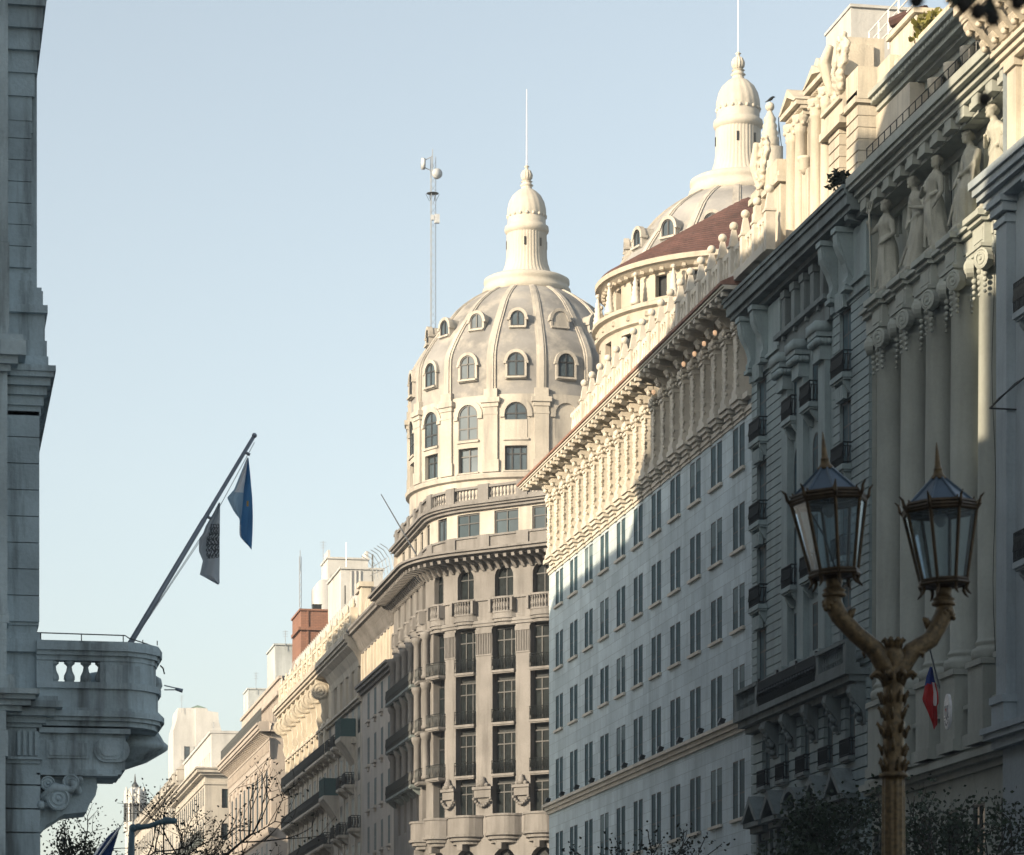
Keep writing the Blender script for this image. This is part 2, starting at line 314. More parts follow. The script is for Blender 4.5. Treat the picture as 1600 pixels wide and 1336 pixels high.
# ================================================================ white bank with paired windows
def build_bank():
    W = 36.3; M = MX(W); Yn, Yf = yW(1178, W), yW(858, W)
    rt = thing('office_building', (W, (Yn + Yf) / 2, 0), 'pale stone office block with rows of paired narrow windows under a red tiled bracketed eave', 'building')
    y1, y11 = yW(1154.2, W), yW(873.9, W); sp = (y11 - y1) / 10
    rows = [(13.8, 2.6), (18.1, 2.5), (22.25, 1.95), (25.8, 2.0), (29.35, 1.95), (9.3, 2.6), (4.5, 2.6)]
    ops = []
    for i in range(11):
        for z, h in rows:
            for s in (-.58, .58): ops.append((y1 + sp * i + s - .46, y1 + sp * i + s + .46, z, z + h))
    b = MB(); wall(b, M, Yn, Yf, 0, 32.2, ops, .09)
    b.poly((W, Yf, 0), (60, Yf, 0), (60, Yf, 37), (W, Yf, 37)); b.poly((W, Yn, 0), (60, Yn, 0), (60, Yn, 37), (W, Yn, 37))
    part('wall', b, 'bank_stone', rt)
    f, gm = None, None
    for z, h in rows:
        k = ('pair', h)
        if k not in WM:
            Q = lambda u, zz, d: (u, -d, zz); fb, gb, sb = MB(), MB(), MB()
            for s in (-.58, .58):
                a, c = s - .46, s + .46
                fb.mbox(Q, a, a + .05, 0, h, -.05, -.02); fb.mbox(Q, c - .05, c, 0, h, -.05, -.02); fb.mbox(Q, a + .05, c - .05, h - .05, h, -.05, -.02); fb.mbox(Q, a + .05, c - .05, h * .42, h * .42 + .05, -.05, -.025)
                gb.mbox(Q, a, c, 0, h, -.07, -.035)
            sb.mbox(Q, -1.15, 1.15, -.14, -.004, -.1, .14)
            g2 = MB(); g2.v, g2.f, g2.m, g2.sm = list(gb.v), list(gb.f), list(gb.m), list(gb.sm); g2.mi = 1
            for s, q_ in ((-.58, .45), (.58, .7)): g2.mbox(Q, s - .41, s + .41, h * q_, h - .05, -.034, -.028)
            WM[k + (1,)] = g2.mesh('pane', ['glass_teal', 'blind'])
            WM[k] = (fb.mesh('window', ['frame_dark']), gb.mesh('pane', ['glass_teal']), sb.mesh('sill', ['bank_trim']))
        for i in range(11):
            o = inst('window', WM[k][0], rt, (W, y1 + sp * i, z), RX); inst('pane', WM[k + (1,)] if (i * 7 + int(z * 3)) % 6 == 0 else WM[k][1], o); inst('sill', WM[k][2], o)
    b = MB(); b.sweep(PX(W, Yf + .2, Yn), steps((17.6, 17.8, .12), (17.8, 18.0, .25), (18.0, 18.16, .4))); part('string_course', b, 'bank_trim', rt)
    fl = MB(); Q = lambda u, zz, d: (u, -d, zz)
    fl.mprism(Q, [(.1, .28), (.34, .34), (.44, .12), (.2, .05)], -.16, .16); fl.mbox(Q, -.03, .03, -.02, .16, .12, .22); fm_ = fl.mesh('floodlight', ['iron'])
    for i in range(12): inst('floodlight', fm_, rt, (W, y1 + sp * (i - .5), 18.17), RX)
    # colonnade storey
    b = MB(); b.poly((W + .45, Yn, 32), (W + .45, Yf, 32), (W + .45, Yf, 37), (W + .45, Yn, 37)); b.poly((W, Yf - .02, 32), (W + .5, Yf - .02, 32), (W + .5, Yf - .02, 37), (W, Yf - .02, 37))
    b.poly((W - .3, Yn, 32.33), (W + .45, Yn, 32.33), (W + .45, Yf, 32.33), (W - .3, Yf, 32.33)); part('gallery_wall', b, 'bank_trim', rt)
    b = MB()
    for s, (z0, z1, d) in enumerate(((31.45, 31.6, .05), (31.6, 31.8, .12), (32.1, 32.34, .3))): b.sweep(PX(W, Yf + d, Yn), [(-.2, z0), (d, z0), (d, z1), (-.2, z1)])
    part('corbel_course', b, 'bank_trim', rt)
    cs = sp / 2; ncol = 22
    cb = MB(); cb.smooth = False; Q = lambda u, zz, d: (u, -d, zz)
    for z0, z1, d, hw in ((31.42, 31.58, .1, .26), (31.58, 31.76, .2, .38), (31.76, 31.94, .3, .5), (31.94, 32.14, .42, .6), (32.14, 32.36, .52, .68)): cb.mbox(Q, -hw, hw, z0, z1, -.1, d)
    cm_ = cb.mesh('corbel', ['bank_trim'])
    pb = MB(); pb.smooth = True
    pb.smooth = False
    pb.box(-.27, .27, -.42, .45, 32.36, 35.75); pb.box(-.36, .36, -.5, .45, 32.36, 32.62); pb.box(-.32, .32, -.46, .45, 32.62, 32.74)
    for z in (33.3, 34.0, 34.7): pb.box(-.285, .285, -.435, .45, z, z + .05)
    for z0, hw in ((35.1, .31), (35.62, .4)): pb.box(-hw, hw, -.42 - hw * .3, .45, z0, z0 + .12)
    pb.smooth = True; random.seed(5)
    for i in range(30):
        z = 32.85 + i * .076
        for q in ((-.25, -.41), (.25, -.41)): pb.ball((q[0] + random.uniform(-.04, .04), q[1] + random.uniform(-.03, .03), z), random.uniform(.05, .085), 5)
    for i in range(9): pb.ball((-.32 + .08 * i, -.47 - .05 * (i % 2), 35.4 + .1 * (i % 3)), .11, 6)
    for i in range(6): pb.ball((-.32, -.4 + .13 * i, 35.4 + .08 * (i % 2)), .11, 6); pb.ball((.32, -.4 + .13 * i, 35.4 + .08 * (i % 2)), .11, 6)
    pm = pb.mesh('column', ['bank_trim'])
    kb = MB(); kb.mprism(Q, [(-.4, 36.62), (1.12, 36.62), (1.16, 36.5), (1.08, 36.36), (.9, 36.3), (-.4, 36.28)], -.44, .44)
    kb.mprism(Q, [(-.4, 36.3), (.72, 36.3), (.76, 36.18), (.66, 36.04), (.5, 36.0), (.4, 35.86), (-.4, 35.82)], -.34, .34); kb.mbox(Q, -.5, .5, 36.54, 36.62, -.4, 1.2)
    kb.smooth = True; kb.ball((0, -.6, 35.94), .13, 8); km = kb.mesh('bracket', ['bank_trim'])
    for i in range(ncol):
        y = y1 - sp / 4 + cs * i
        inst('corbel', cm_, rt, (W, y, 0), RX); inst('column', pm, rt, (W, y, 0), RX); inst('bracket', km, rt, (W, y, 0), RX)
    ey = Yf + 1.5
    path = [(W, Yn - .4, -1, 0), (W, Yf, -1, 1), (W + 10, Yf, 0, 1)]
    b = MB(); b.sweep(path, steps((36.62, 36.72, 1.45), (36.72, 36.8, 1.52), back=-.5)); b.poly((W, Yn, 37), (60, Yn, 37), (60, Yf, 37), (W, Yf, 37)); y = Yn
    while y < Yf + 1.3: b.box(W - 1.42, W - 1.12, y, y + .34, 36.42, 36.62); y += sp / 8 * 2
    part('eave', b, 'bank_trim', rt)
    b = MB(); b.sweep(path, [(.5, 36.82), (1.6, 36.82), (1.62, 36.92), (.75, 37.3), (.5, 37.3)])
    y = Yn - .35
    while y < Yf + 1.4: b.tube([(W - 1.6, y, 36.9), (W - .75, y, 37.3)], .05, 6); y += .26
    part('roof_edge', b, 'eave_tile', rt)
    # balustrade with ball topped posts
    X = 35.5; ya, yb = fW(1196, X), 0; Ya, Yb = (fW(1200, X) - X * SA) / CA, (fW(893, X) - X * SA) / CA
    b = MB(); b.sweep(PX(X, Yb, Ya), [(-.3, 37.0), (.22, 37.0), (.22, 37.35), (.1, 37.42), (-.3, 37.42)]); b.box(X - .07, X + .13, Ya, Yb, 38.42, 38.62); b.box(X + .02, X + .1, Ya, Yb, 37.42, 38.42)
    b.box(X + .6, X + 2.5, Ya, Yf, 37.05, 37.3)
    n = int((Yb - Ya) / .5)
    for i in range(n): baluster(b, (X - .02, Ya + .25 + i * .5, 37.42), 1.0, .11, 6)
    part('balustrade', b, 'bank_trim', rt)
    pb = MB(); pb.box(-.2, .2, -.2, .2, 37.0, 38.7); v = [(-.2, -.2, 38.7), (.2, -.2, 38.7), (.2, .2, 38.7), (-.2, .2, 38.7), (-.09, -.09, 39.42), (.09, -.09, 39.42), (.09, .09, 39.42), (-.09, .09, 39.42)]
    pb.add(v, [(0, 1, 5, 4), (1, 2, 6, 5), (2, 3, 7, 6), (3, 0, 4, 7), (4, 5, 6, 7)]); pb.box(-.25, .25, -.25, .25, 38.62, 38.72); pb.smooth = True; pb.ball((0, 0, 39.58), .2, 12); pm = pb.mesh('finial', ['bank_trim'])
    yy = (fW(1164.6, X) - X * SA) / CA - 1.98 * 2
    for i in range(20):
        if yy < Yb + .5: inst('finial', pm, rt, (X, yy, 0))
        yy += 1.98
    # round turret with a tiled cone
    cx, cy = 45.3, 170.6
    b = MB(); b.smooth = True; ops = []
    T = lambda u, z, d: (cx + (7.6 + d) * math.cos(u), cy + (7.6 + d) * math.sin(u), z)
    T2 = lambda u, z, d: (cx + (8.2 + d) * math.cos(u), cy + (8.2 + d) * math.sin(u), z)
    b = MB(); na = 24; da = 2 * math.pi / na
    wall(b, T, 0, 2 * math.pi, 43.3, 45.5, [(i * da + da * .3, i * da + da * .7, 43.95, 45.1, False) for i in range(na)], .3, du=.09)
    wall(b, T2, 0, 2 * math.pi, 37, 43.2, [(i * da + da * .28, i * da + da * .72, 40.3, 42.2, False) for i in range(na)], .3, du=.09)
    tw = part('turret_wall', b, 'turret_stone', rt)
    b = MB(); b.lathe((cx, cy, 0), [(7.2, 37), (7.2, 45.4)], 48); b.lathe((cx, cy, 0), [(7.85, 37), (7.85, 43)], 48); inst('window_glazing', b.mesh('window_glazing', ['room_dark']), tw)
    b = MB(); b.lathe((cx, cy, 0), [(8.2, 42.5), (8.4, 42.6), (8.35, 42.7), (8.35, 43.2), (8.6, 43.3), (8.6, 43.5), (8.4, 43.6), (7.4, 43.7)], 64, cap=False)
    b.lathe((cx, cy, 0), [(7.5, 45.2), (7.9, 45.3), (8.3, 45.55), (8.42, 45.55), (8.45, 45.8), (8.2, 45.92)], 72, cap=False)
    for i in range(72):
        a = 2 * math.pi * i / 72; p = (cx + 7.95 * math.cos(a), cy + 7.95 * math.sin(a), 45.33); b.ball(p, .17, 5)
        if i % 2: b.ball((cx + 8.3 * math.cos(a), cy + 8.3 * math.sin(a), 42.95), .2, 5)
    part('turret_cornice', b, 'turret_stone', rt)
    b = MB(); b.lathe((cx, cy, 0), [(8.3, 45.85), (8.2, 45.98), (4.1, 48.4), (.05, 50.8)], 96, mod=lambda a, z: 1 + .006 * math.cos(a * 96))
    for j in range(22):
        r = 8.2 - 8.15 * j / 22; b.lathe((cx, cy, 0), [(r + .03, 45.98 + 4.8 * j / 22), (r + .03, 46.05 + 4.8 * j / 22), (r - .1, 46.1 + 4.8 * j / 22)], 96, cap=False)
    part('turret_roof', b, 'roof_tile', rt)
    sb = MB(); sb.smooth = True; sb.lathe((0, 0, 0), [(.28, 0), (.28, .2)] + [(.22 - .016 * j + (.05 if j % 2 else 0), .25 + .13 * j) for j in range(9)] + [(.05, 1.5), (.05, 1.55)], 10); sb.ball((0, 0, 1.62), .13, 8); sm = sb.mesh('finial', ['bank_trim'])
    for i in range(14):
        a = math.pi * .86 + i * math.pi * 2 / 20; inst('finial', sm, rt, (cx + 8.3 * math.cos(a), cy + 8.3 * math.sin(a), 43.6))
    # bracket pendants below the eave, their sun glint put in as glow
    lb = MB(); lb.mi = 1; lb.tube([(0, 0, .32), (0, 0, .05)], .02, 5); lb.mi = 0; lb.smooth = True; lb.lathe((0, 0, -.2), [(.04, 0), (.085, .05), (.1, .16), (.05, .22)], 10); lm = lb.mesh('glint_pendant', ['glint_glow', 'bronze_dark'])
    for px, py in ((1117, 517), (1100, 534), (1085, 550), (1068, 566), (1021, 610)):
        X = W - .95; f = fW(px, X); inst('glint_pendant', lm, rt, (X, (f - X * SA) / CA, zf(py, f)))
build_bank()
# ================================================================ domes shared by the two corner buildings
NB = 15
DZ = [(8.72, 43), (8.72, 45.5), (9.0, 45.6), (9.05, 45.85), (8.9, 45.98), (8.72, 46.02), (8.72, 46.06)]
SH = [(8.62, 51.5), (8.62, 53.0), (8.6, 54.4), (8.42, 55.0), (8.15, 55.5), (7.66, 56.3), (7.1, 57.1), (6.45, 57.9), (5.9, 58.6), (5.4, 59.2), (4.75, 59.75), (4.05, 60.25), (3.1, 60.8)]
def shr(z):
    for (r0, z0), (r1, z1) in zip(SH, SH[1:]):
        if z0 <= z <= z1: return r0 + (r1 - r0) * (z - z0) / (z1 - z0)
    return 8.62
def dome_meshes():
    da = 2 * math.pi / NB; D = {}
    T = lambda u, z, d: ((8.72 + d) * math.cos(u), (8.72 + d) * math.sin(u), z)
    ops = []
    for i in range(NB):
        c = i * da; h = .093 if i != 0 else .093
        ops += [(c - h, c + h, 46.12, 47.9)]
        ops += [(c - h, c + h, 48.45, 50.2 + h * 8.72, True)]
    ops = [(o[0] * 8.72, o[1] * 8.72) + o[2:] for o in ops]
    b = MB(); wall(b, lambda u, z, d: T(u / 8.72, z, d), -da / 2 * 8.72, (2 * math.pi - da / 2) * 8.72, 46.04, 51.6, ops, .45, du=.5)
    b.lathe((0, 0, 0), DZ, 96, cap=False)
    # arched heads above the springing
    for i in range(NB):
        c = i * da; h = .093
        r = h * 8.72
        n = 10; A = [(c + h * math.cos(math.pi * k / n), 50.2 + r * math.sin(math.pi * k / n)) for k in range(n + 1)]
        O = [(c + h * 1.45 * math.cos(math.pi * k / n), 50.2 + r * 1.45 * math.sin(math.pi * k / n)) for k in range(n + 1)]
        for k in range(n):
            b.poly(T(*O[k], .09), T(*O[k + 1], .09), T(*A[k + 1], .09), T(*A[k], .09)); b.poly(T(*O[k], .09), T(*O[k + 1], .09), T(*O[k + 1], -.05), T(*O[k], -.05))
            b.poly(T(*A[k], .09), T(*A[k + 1], .09), T(*A[k + 1], -.05), T(*A[k], -.05))
        for s in (-1, 1): b.mbox(T, c + s * h * 1.22 - .02, c + s * h * 1.22 + .02, 49.95, 50.2, 0, .14)
    D['wall'] = b.mesh('dome_drum', ['dome_stone'])
    # drum windows: frame and pane of two kinds, fixed at angle zero (looking along +x)
    Q = lambda u, z, d: (8.72 + d, u, z); wd = .093 * 8.72
    def dw(style):
        f = MB(); n = 12
        A = arcpts(-wd, wd, 50.2, n)
        f.mi = 1; f.mbox(Q, -wd, wd, 46.12, 47.9, -.42, -.38)
        f.mplate(Q, [(-wd, 48.45), (wd, 48.45)] + A, -.13 if style == 0 else -.13, -.09)
        f.mi = 0
        for u in (-wd + .05, -.02 if style == 0 else -.3, wd - .05) + ((.3,) if style else ()): f.mbox(Q, u - .05, u + .05, 46.12, 47.9, -.38, -.3)
        for z in (46.18, 47.35, 47.85): f.mbox(Q, -wd, wd, z - .05, z + .05, -.38, -.31)
        I = arcpts(-wd + .1, wd - .1, 50.2, n)
        for k in range(n): f.mplate(Q, [A[k], A[k + 1], I[k + 1], I[k]], -.12, -.02)
        for u in (-wd + .05, 0, wd - .05): f.mbox(Q, u - .05, u + .05, 48.45, 50.2 + (wd - .1 if u == 0 else 0), -.12, -.03)
        for z in (48.5, 49.3, 50.2): f.mbox(Q, -wd, wd, z - .05, z + .05, -.12, -.04)
        f.mi = 2
        if style == 1: f.mbox(Q, -wd, wd, 48.45, 49.75, -.3, .0)
        f.mi = 3; f.mbox(Q, -wd - .1, wd + .1, 46.02, 46.11, -.1, .12); f.mbox(Q, -wd - .1, wd + .1, 48.28, 48.44, -.1, .1)
        return f.mesh('drum_window', ['frame_dark', 'glass_sky', 'dome_stone', 'dome_stone'])
    D['win0'], D['win1'] = dw(0), dw(1)
    f = MB(); f.mi = 0; f.mbox(Q, -wd, wd, 48.45, 50.2, -.3, -.05); f.mbox(Q, -wd, wd, 46.12, 47.9, -.3, -.05); f.mplate(Q, [(-wd, 50.2), (wd, 50.2)] + arcpts(-wd, wd, 50.2, 12)[1:-1], -.3, -.05)
    D['blind'] = f.mesh('blind_arch', ['dome_stone'])
    b = MB(); q = lambda u, z, d: (8.72 + d, u, z)                 # pilaster + rib between bays
    b.mbox(q, -.62, .62, 46.04, 46.9, -.1, .2); b.mbox(q, -.52, .52, 46.9, 50.7, -.1, .16); b.mbox(q, -.56, .56, 50.15, 50.3, 0, .19); b.mbox(q, -.6, .6, 50.7, 51.0, -.1, .24); b.mbox(q, -.72, .72, 51.0, 51.35, -.1, .36); b.mbox(q, -.5, .5, 51.35, 52.0, -.4, .2)
    for o_, wd_ in ((.12, .34), (.2, .19)):
        v = []
        zs = [51.6 + (60.8 - 51.6) * k / 16 for k in range(17)]
        for z in zs:
            r = shr(z); s_ = .45 + .55 * r / 8.7
            v += [(r - .2, -wd_ * s_, z), (r + o_, -wd_ * s_, z), (r + o_, wd_ * s_, z), (r - .2, wd_ * s_, z)]
        b.add(v, [(4 * k + i, 4 * k + (i + 1) % 4, 4 * k + 4 + (i + 1) % 4, 4 * k + 4 + i) for k in range(16) for i in range(4)])
    D['rib'] = b.mesh('rib', ['dome_stone'])
    b = MB(); b.smooth = True; b.lathe((0, 0, 0), SH, 90, cap=False); D['shell'] = b.mesh('dome_shell', ['dome_shell'])
    def dormer(z0, h, w_, rr, blind=False, hood=.34):
        b = MB(); q = lambda u, z, d: (rr + d, u, z); zs = z0 + h - w_
        b.mi = 0
        n = 14; A = arcpts(-w_, w_, zs, n); O = arcpts(-w_ - hood, w_ + hood, zs, n)
        inn = [(w_, z0)] + A + [(-w_, z0)]; out = [(w_ + hood, z0 - .2)] + O + [(-w_ - hood, z0 - .2)]
        for k in range(len(inn) - 1):
            b.poly(q(*inn[k], 0), q(*inn[k + 1], 0), q(*out[k + 1], 0), q(*out[k], 0))
            b.poly(q(*out[k], 0), q(*out[k + 1], 0), q(*out[k + 1], -2.6), q(*out[k], -2.6))
            b.poly(q(*inn[k], 0), q(*inn[k + 1], 0), q(*inn[k + 1], -.14), q(*inn[k], -.14))
        b.poly(q(-w_, z0, 0), q(w_, z0, 0), q(w_ + hood, z0 - .2, 0), q(-w_ - hood, z0 - .2, 0)); b.poly(q(-w_ - hood, z0 - .2, 0), q(w_ + hood, z0 - .2, 0), q(w_ + hood, z0 - .2, -1), q(-w_ - hood, z0 - .2, -1))
        O2 = arcpts(-w_ - hood - .08, w_ + hood + .08, zs, n); I2 = arcpts(-w_ - hood + .14, w_ + hood - .14, zs, n)
        for k in range(n): b.mplate(q, [O2[k], O2[k + 1], I2[k + 1], I2[k]], -.3, .05)
        for s in (-1, 1): b.mbox(q, s * (w_ + hood + .03) - .1, s * (w_ + hood + .03) + .1, zs - .16, zs, -.4, .08)
        b.mbox(q, -w_ - .12, w_ + .12, z0 - .14, z0 - .01, -.2, .16)
        if blind:
            b.mplate(q, [(-w_, z0), (w_, z0)] + A, -.14, -.04)
        else:
            b.mi = 2; b.mplate(q, [(-w_, z0), (w_, z0)] + A, -.14, -.1); b.mi = 1
            I = arcpts(-w_ + .08, w_ - .08, zs, n)
            for k in range(n): b.mplate(q, [A[k], A[k + 1], I[k + 1], I[k]], -.09, -.03)
            for u in (-w_ + .04, 0, w_ - .04): b.mbox(q, u - .045, u + .045, z0, zs + (w_ - .05 if u == 0 else 0), -.09, -.035)
            for z in (z0 + .05,) + ((zs,) if h > 1.3 else ()): b.mbox(q, -w_, w_, z - .045, z + .045, -.09, -.035)
        return b.mesh('dormer', ['dome_stone', 'frame_dark', 'glass_sky'])
    D['dorm1'] = dormer(52.85, 1.7, .62, 8.79, hood=.15); D['dorm2'] = dormer(56.75, 1.1, .5, 7.53, hood=.14); D['dorm2b'] = dormer(56.8, 1.1, .55, 7.45, True, hood=.14)
    b = MB(); b.smooth = True
    b.lathe((0, 0, 0), [(3.0, 60.6), (3.2, 60.75), (3.3, 61.0), (3.25, 61.15), (3.12, 61.25), (3.12, 61.5), (3.2, 61.6), (3.18, 61.85), (2.9, 62.0), (2.1, 62.05)], 64)
    b.lathe((0, 0, 0), [(2.15, 62.05), (1.95, 62.25), (1.72, 62.6), (1.57, 63.05), (1.48, 63.6), (1.46, 65.4)], 120, mod=lambda a, z: 1 + .022 * math.cos(a * 40), cap=False)
    b.lathe((0, 0, 0), [(1.46, 65.3), (1.62, 65.45), (1.66, 65.6), (1.62, 65.85), (1.5, 65.92), (1.42, 66.05), (1.42, 66.5), (1.34, 66.55)], 48, cap=False)
    b.lathe((0, 0, 0), [(1.36, 66.5), (1.42, 66.85), (1.4, 67.2), (1.28, 67.7), (1.05, 68.15), (.7, 68.5), (.4, 68.68), (.36, 68.9)], 96, mod=lambda a, z: 1 + .03 * abs(math.sin(a * 9 + (z - 66) * 1.0)), cap=False)
    for i in range(18):
        a = 2 * math.pi * i / 18; b.ball((1.4 * math.cos(a), 1.4 * math.sin(a), 66.62), .14, 6)
    b.lathe((0, 0, 0), [(.36, 68.85), (.5, 68.95), (.36, 69.1), (.3, 69.2), (.44, 69.24), (.3, 69.3)], 20, cap=False)
    b.lathe((0, 0, 0), [(.2, 69.25), (.4, 69.5), (.43, 69.75), (.3, 70.05), (.12, 70.15), (.1, 70.3), (.2, 70.36), (.1, 70.42), (.05, 70.5)], 48, mod=lambda a, z: 1 + .08 * math.cos(a * 12))
    b.smooth = False; b.mi = 1
    for a in (R(-106), R(-56), R(-190), R(-6), R(110), R(60)): b.box(*[x for p in ((1.45 * math.cos(a) - .075, 1.45 * math.cos(a) + .075), (1.45 * math.sin(a) - .075, 1.45 * math.sin(a) + .075), (64.2, 64.8)) for x in p])
    D['lantern'] = b.mesh('lantern', ['lantern_stone', 'room_dark'])
    b = MB(); b.tube([(0, 0, 70.4), (0, 0, 71), (0, 0, 76.1)], [.06, .045, .025], 6); D['spire'] = b.mesh('spire', ['white_paint'])
    return D
DM = dome_meshes()
def put_dome(root, cx, cy, a0, kinds):
    o = inst('dome', DM['shell'], root, (cx, cy, 0)); da = 2 * math.pi / NB
    inst('drum', DM['wall'], o, (0, 0, 0), a0); inst('lantern', DM['lantern'], o); inst('spire', DM['spire'], o)
    for i in range(NB):
        k = kinds.get(i, 0); inst('rib', DM['rib'], o, (0, 0, 0), a0 + (i + .5) * da)
        if k == 2: inst('blind_arch', DM['blind'], o, (0, 0, 0), a0 + i * da)
        else: inst('drum_window', DM['win%d' % k], o, (0, 0, 0), a0 + i * da)
        inst('dormer', DM['dorm1'], o, (0, 0, 0), a0 + i * da); inst('dormer', DM['dorm2b' if k == 2 else 'dorm2'], o, (0, 0, 0), a0 + i * da)
    return o
# ================================================================ corner building under the full dome
def build_corner():
    CX, CY = 45.05, 233.7
    rt = thing('corner_building', (44, 232, 0), 'cream corner building with giant pilasters and iron balconies, carrying the dome seen whole', 'building')
    def M(u, z, d):
        if u <= 14.5: return (36.3 - d, 242 - u, z)
        if u <= 20.783:
            t = (u - 14.5) / 8; return (44.3 - (8 + d) * math.cos(t), 227.5 - (8 + d) * math.sin(t), z)
        q = u - 20.783; s = .70711; return (38.643 + s * q - s * d, 221.843 - s * q - s * d, z)
    def nrm(u):
        t = 0 if u <= 14.5 else (min(u, 20.783) - 14.5) / 8; return (-math.cos(t), -math.sin(t))
    def path(u0, u1):
        us = [u0, 14.5] + [14.5 + 6.283 * i / 14 for i in range(1, 15)] + [u1] if u0 < 14.5 else [u0, u1]
        return [(*M(u, 0, 0)[:2], *nrm(u)) for u in us]
    bays = [2.9, 5.85, 8.8, 11.7, 14.6, 17.6, 20.45, 23.75, 26.95, 30.15, 33.4]
    hw = [.62, .62, .62, .62, .72, .78, .9, .98, .98, .98, .98]
    UE = 35.5
    ops = []
    for u, h in zip(bays, hw): ops += [(u - h, u + h, 20.9, 34.15), (u - h * .8, u + h * .8, 36.2, 38.35, True), (u - h, u + h, 14.2, 18.6, True)]
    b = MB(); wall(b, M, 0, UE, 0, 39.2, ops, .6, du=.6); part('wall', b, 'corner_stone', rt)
    b = MB(); wall(b, lambda u, z, d: M(u, z, d - .62), 0, UE, 14, 39, [], 0, du=.6); part('back_wall', b, 'room_dark', rt)
    for u, h in zip(bays, hw):
        n = nrm(u); rz = rot(*n)
        for z, hh in ((31.05, 3.0), (27.4, 3.0), (23.8, 2.95), (20.9, 2.3)):
            x, y, _ = M(u, z, -.58); window(rt, (x, y, z), rz, w=2 * h - .04, h=hh, nv=1 if h < .9 else 2, nh=1, fw=.09, tz=hh * .72, gm='glass_dark')
        x, y, _ = M(u, 36.2, -.45); window(rt, (x, y, 36.2), rz, w=h * 1.6, h=2.15, arch=True, nv=1, nh=1, fw=.08, gm='glass_dark')
        for z in (31.05, 27.4, 23.8):
            if u < 13: continue
            x, y, _ = M(u, z, -.28); balcony(rt, (x, y, z), rz, w=2 * h - .02 if u > 19 else 2 * h + .2, h=.92, dp=.5 if u > 19 else .85, sp=.17, t=.022, slab=.16, sm='corner_stone', br=False)
        x, y, _ = M(u, 40.7, -.5)
        if u < 20: window(rt, (x, y, 40.62), rz, w=1.2, h=1.6, nv=1, nh=0, fw=.07, gm='glass_sky')
        else: window(rt, (x, y, 40.62), rz, w=2.0, h=1.65, nv=1, nh=1, fw=.08, gm='glass', tz=1.0)
    # long iron balconies of the street side
    for z in (31.05, 27.4, 23.8):
        for u0, u1 in ((.6, 4.4), (4.5, 7.3), (7.4, 10.3), (10.4, 13.2)):
            x, y, _ = M((u0 + u1) / 2, z, 0); balcony(rt, (x, y, z), RX, w=u1 - u0, h=.95, dp=.75, sp=.13, t=.03, slab=.18, sm='pavilion_dark', br=True)
    # slender columns between the street side windows
    cb = MB(); cb.smooth = True; cb.lathe((0, 0, 0), [(.34, 0), (.34, .15), (.27, .25), (.25, .5), (.23, 2.7), (.3, 2.8), (.4, 3.05), (.4, 3.3)], 12); cmm = cb.mesh('column', ['corner_stone'])
    for u in (1.4, 4.4, 7.3, 10.3, 13.15, 16.1):
        for z in (31.1, 27.5, 23.9):
            x, y, _ = M(u, z, .28); inst('column', cmm, rt, (x, y, z))
    # giant pilaster trim: capitals with vertical ribs, plinth with urn and garland
    edges = [(bays[i] + hw[i], bays[i + 1] - hw[i + 1]) for i in range(5, len(bays) - 1)]
    for a, c in edges:
        b = MB(); b.mbox(M, a, c, 33.7, 34.0, -.1, .1); b.mbox(M, a + .02, c - .02, 32.15, 32.25, -.1, .06)
        k = int((c - a) / .13)
        for i in range(k): uu = a + (c - a) * (i + .5) / k; b.mbox(M, uu - .035, uu + .035, 32.25, 33.7, -.05, .07)
        part('capital', b, 'corner_stone', rt)
        b = MB(); m_ = (a + c) / 2; b.mbox(M, a - .1, c + .1, 22.75, 22.95, -.1, .35); b.mbox(M, a, c, 22.2, 22.75, -.1, .22); b.smooth = True
        for i in range(9):
            t = i / 8; p = M(a + (c - a) * t, 22.1 - .5 * math.sin(math.pi * t), .25); b.ball(p, .13, 6)
        b.ball(M(m_, 23.2, .2), .3, 8, (1, 1, 1.1)); b.ball(M(m_, 23.5, .16), .17, 8); b.ball(M(m_ - .35, 23.05, .2), .18, 6); b.ball(M(m_ + .35, 23.05, .2), .18, 6)
        part('garland_block', b, 'corner_stone', rt)
    # entablatures and cornices
    b = MB(); b.sweep(path(0, UE), steps((34.2, 34.4, .12), (34.4, 34.6, .2))); b.sweep(path(0, UE), steps((36.0, 36.18, .14))); part('string_course', b, 'corner_stone', rt)
    b = MB(); b.sweep(path(-.5, UE), steps((38.5, 38.7, .15), (38.9, 39.05, 1.1), (39.05, 39.25, 1.75), (39.25, 39.4, 1.95), (39.4, 39.62, .5), back=-.6)); u = .2
    while u < UE: b.mprism(M, [(0, 38.9), (1.5, 38.9), (1.45, 38.68), (.6, 38.6), (.15, 38.1), (0, 38.1)], u, u + .26); u += .68
    part('cornice', b, 'corner_stone', rt)
    b = MB(); wall(b, lambda u, z, d: M(u, z, d - .1), 0, UE, 39.6, 40.5, [], 0, du=.6); b.sweep(path(0, UE), [(-.5, 40.5), (.02, 40.5), (.02, 40.64), (-.5, 40.64)])
    for u in (1.4, 4.4, 7.3, 10.3, 13.15, 16.1, 19, 22, 25.3, 28.6, 31.8): b.mbox(M, u - .5, u + .5, 39.6, 40.66, -.2, .04)
    part('parapet', b, 'corner_stone', rt)
    ops = [(u - (.62 if u < 20 else 1.02), u + (.62 if u < 20 else 1.02), 40.6, 42.3) for u in bays]
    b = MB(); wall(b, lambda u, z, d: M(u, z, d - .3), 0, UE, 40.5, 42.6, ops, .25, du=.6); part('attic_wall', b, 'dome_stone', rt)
    b = MB(); b.sweep(path(0, UE), steps((42.45, 42.65, .0), (42.65, 42.8, .22), (42.8, 43.0, .38), back=-.9)); part('attic_cornice', b, 'corner_stone', rt)
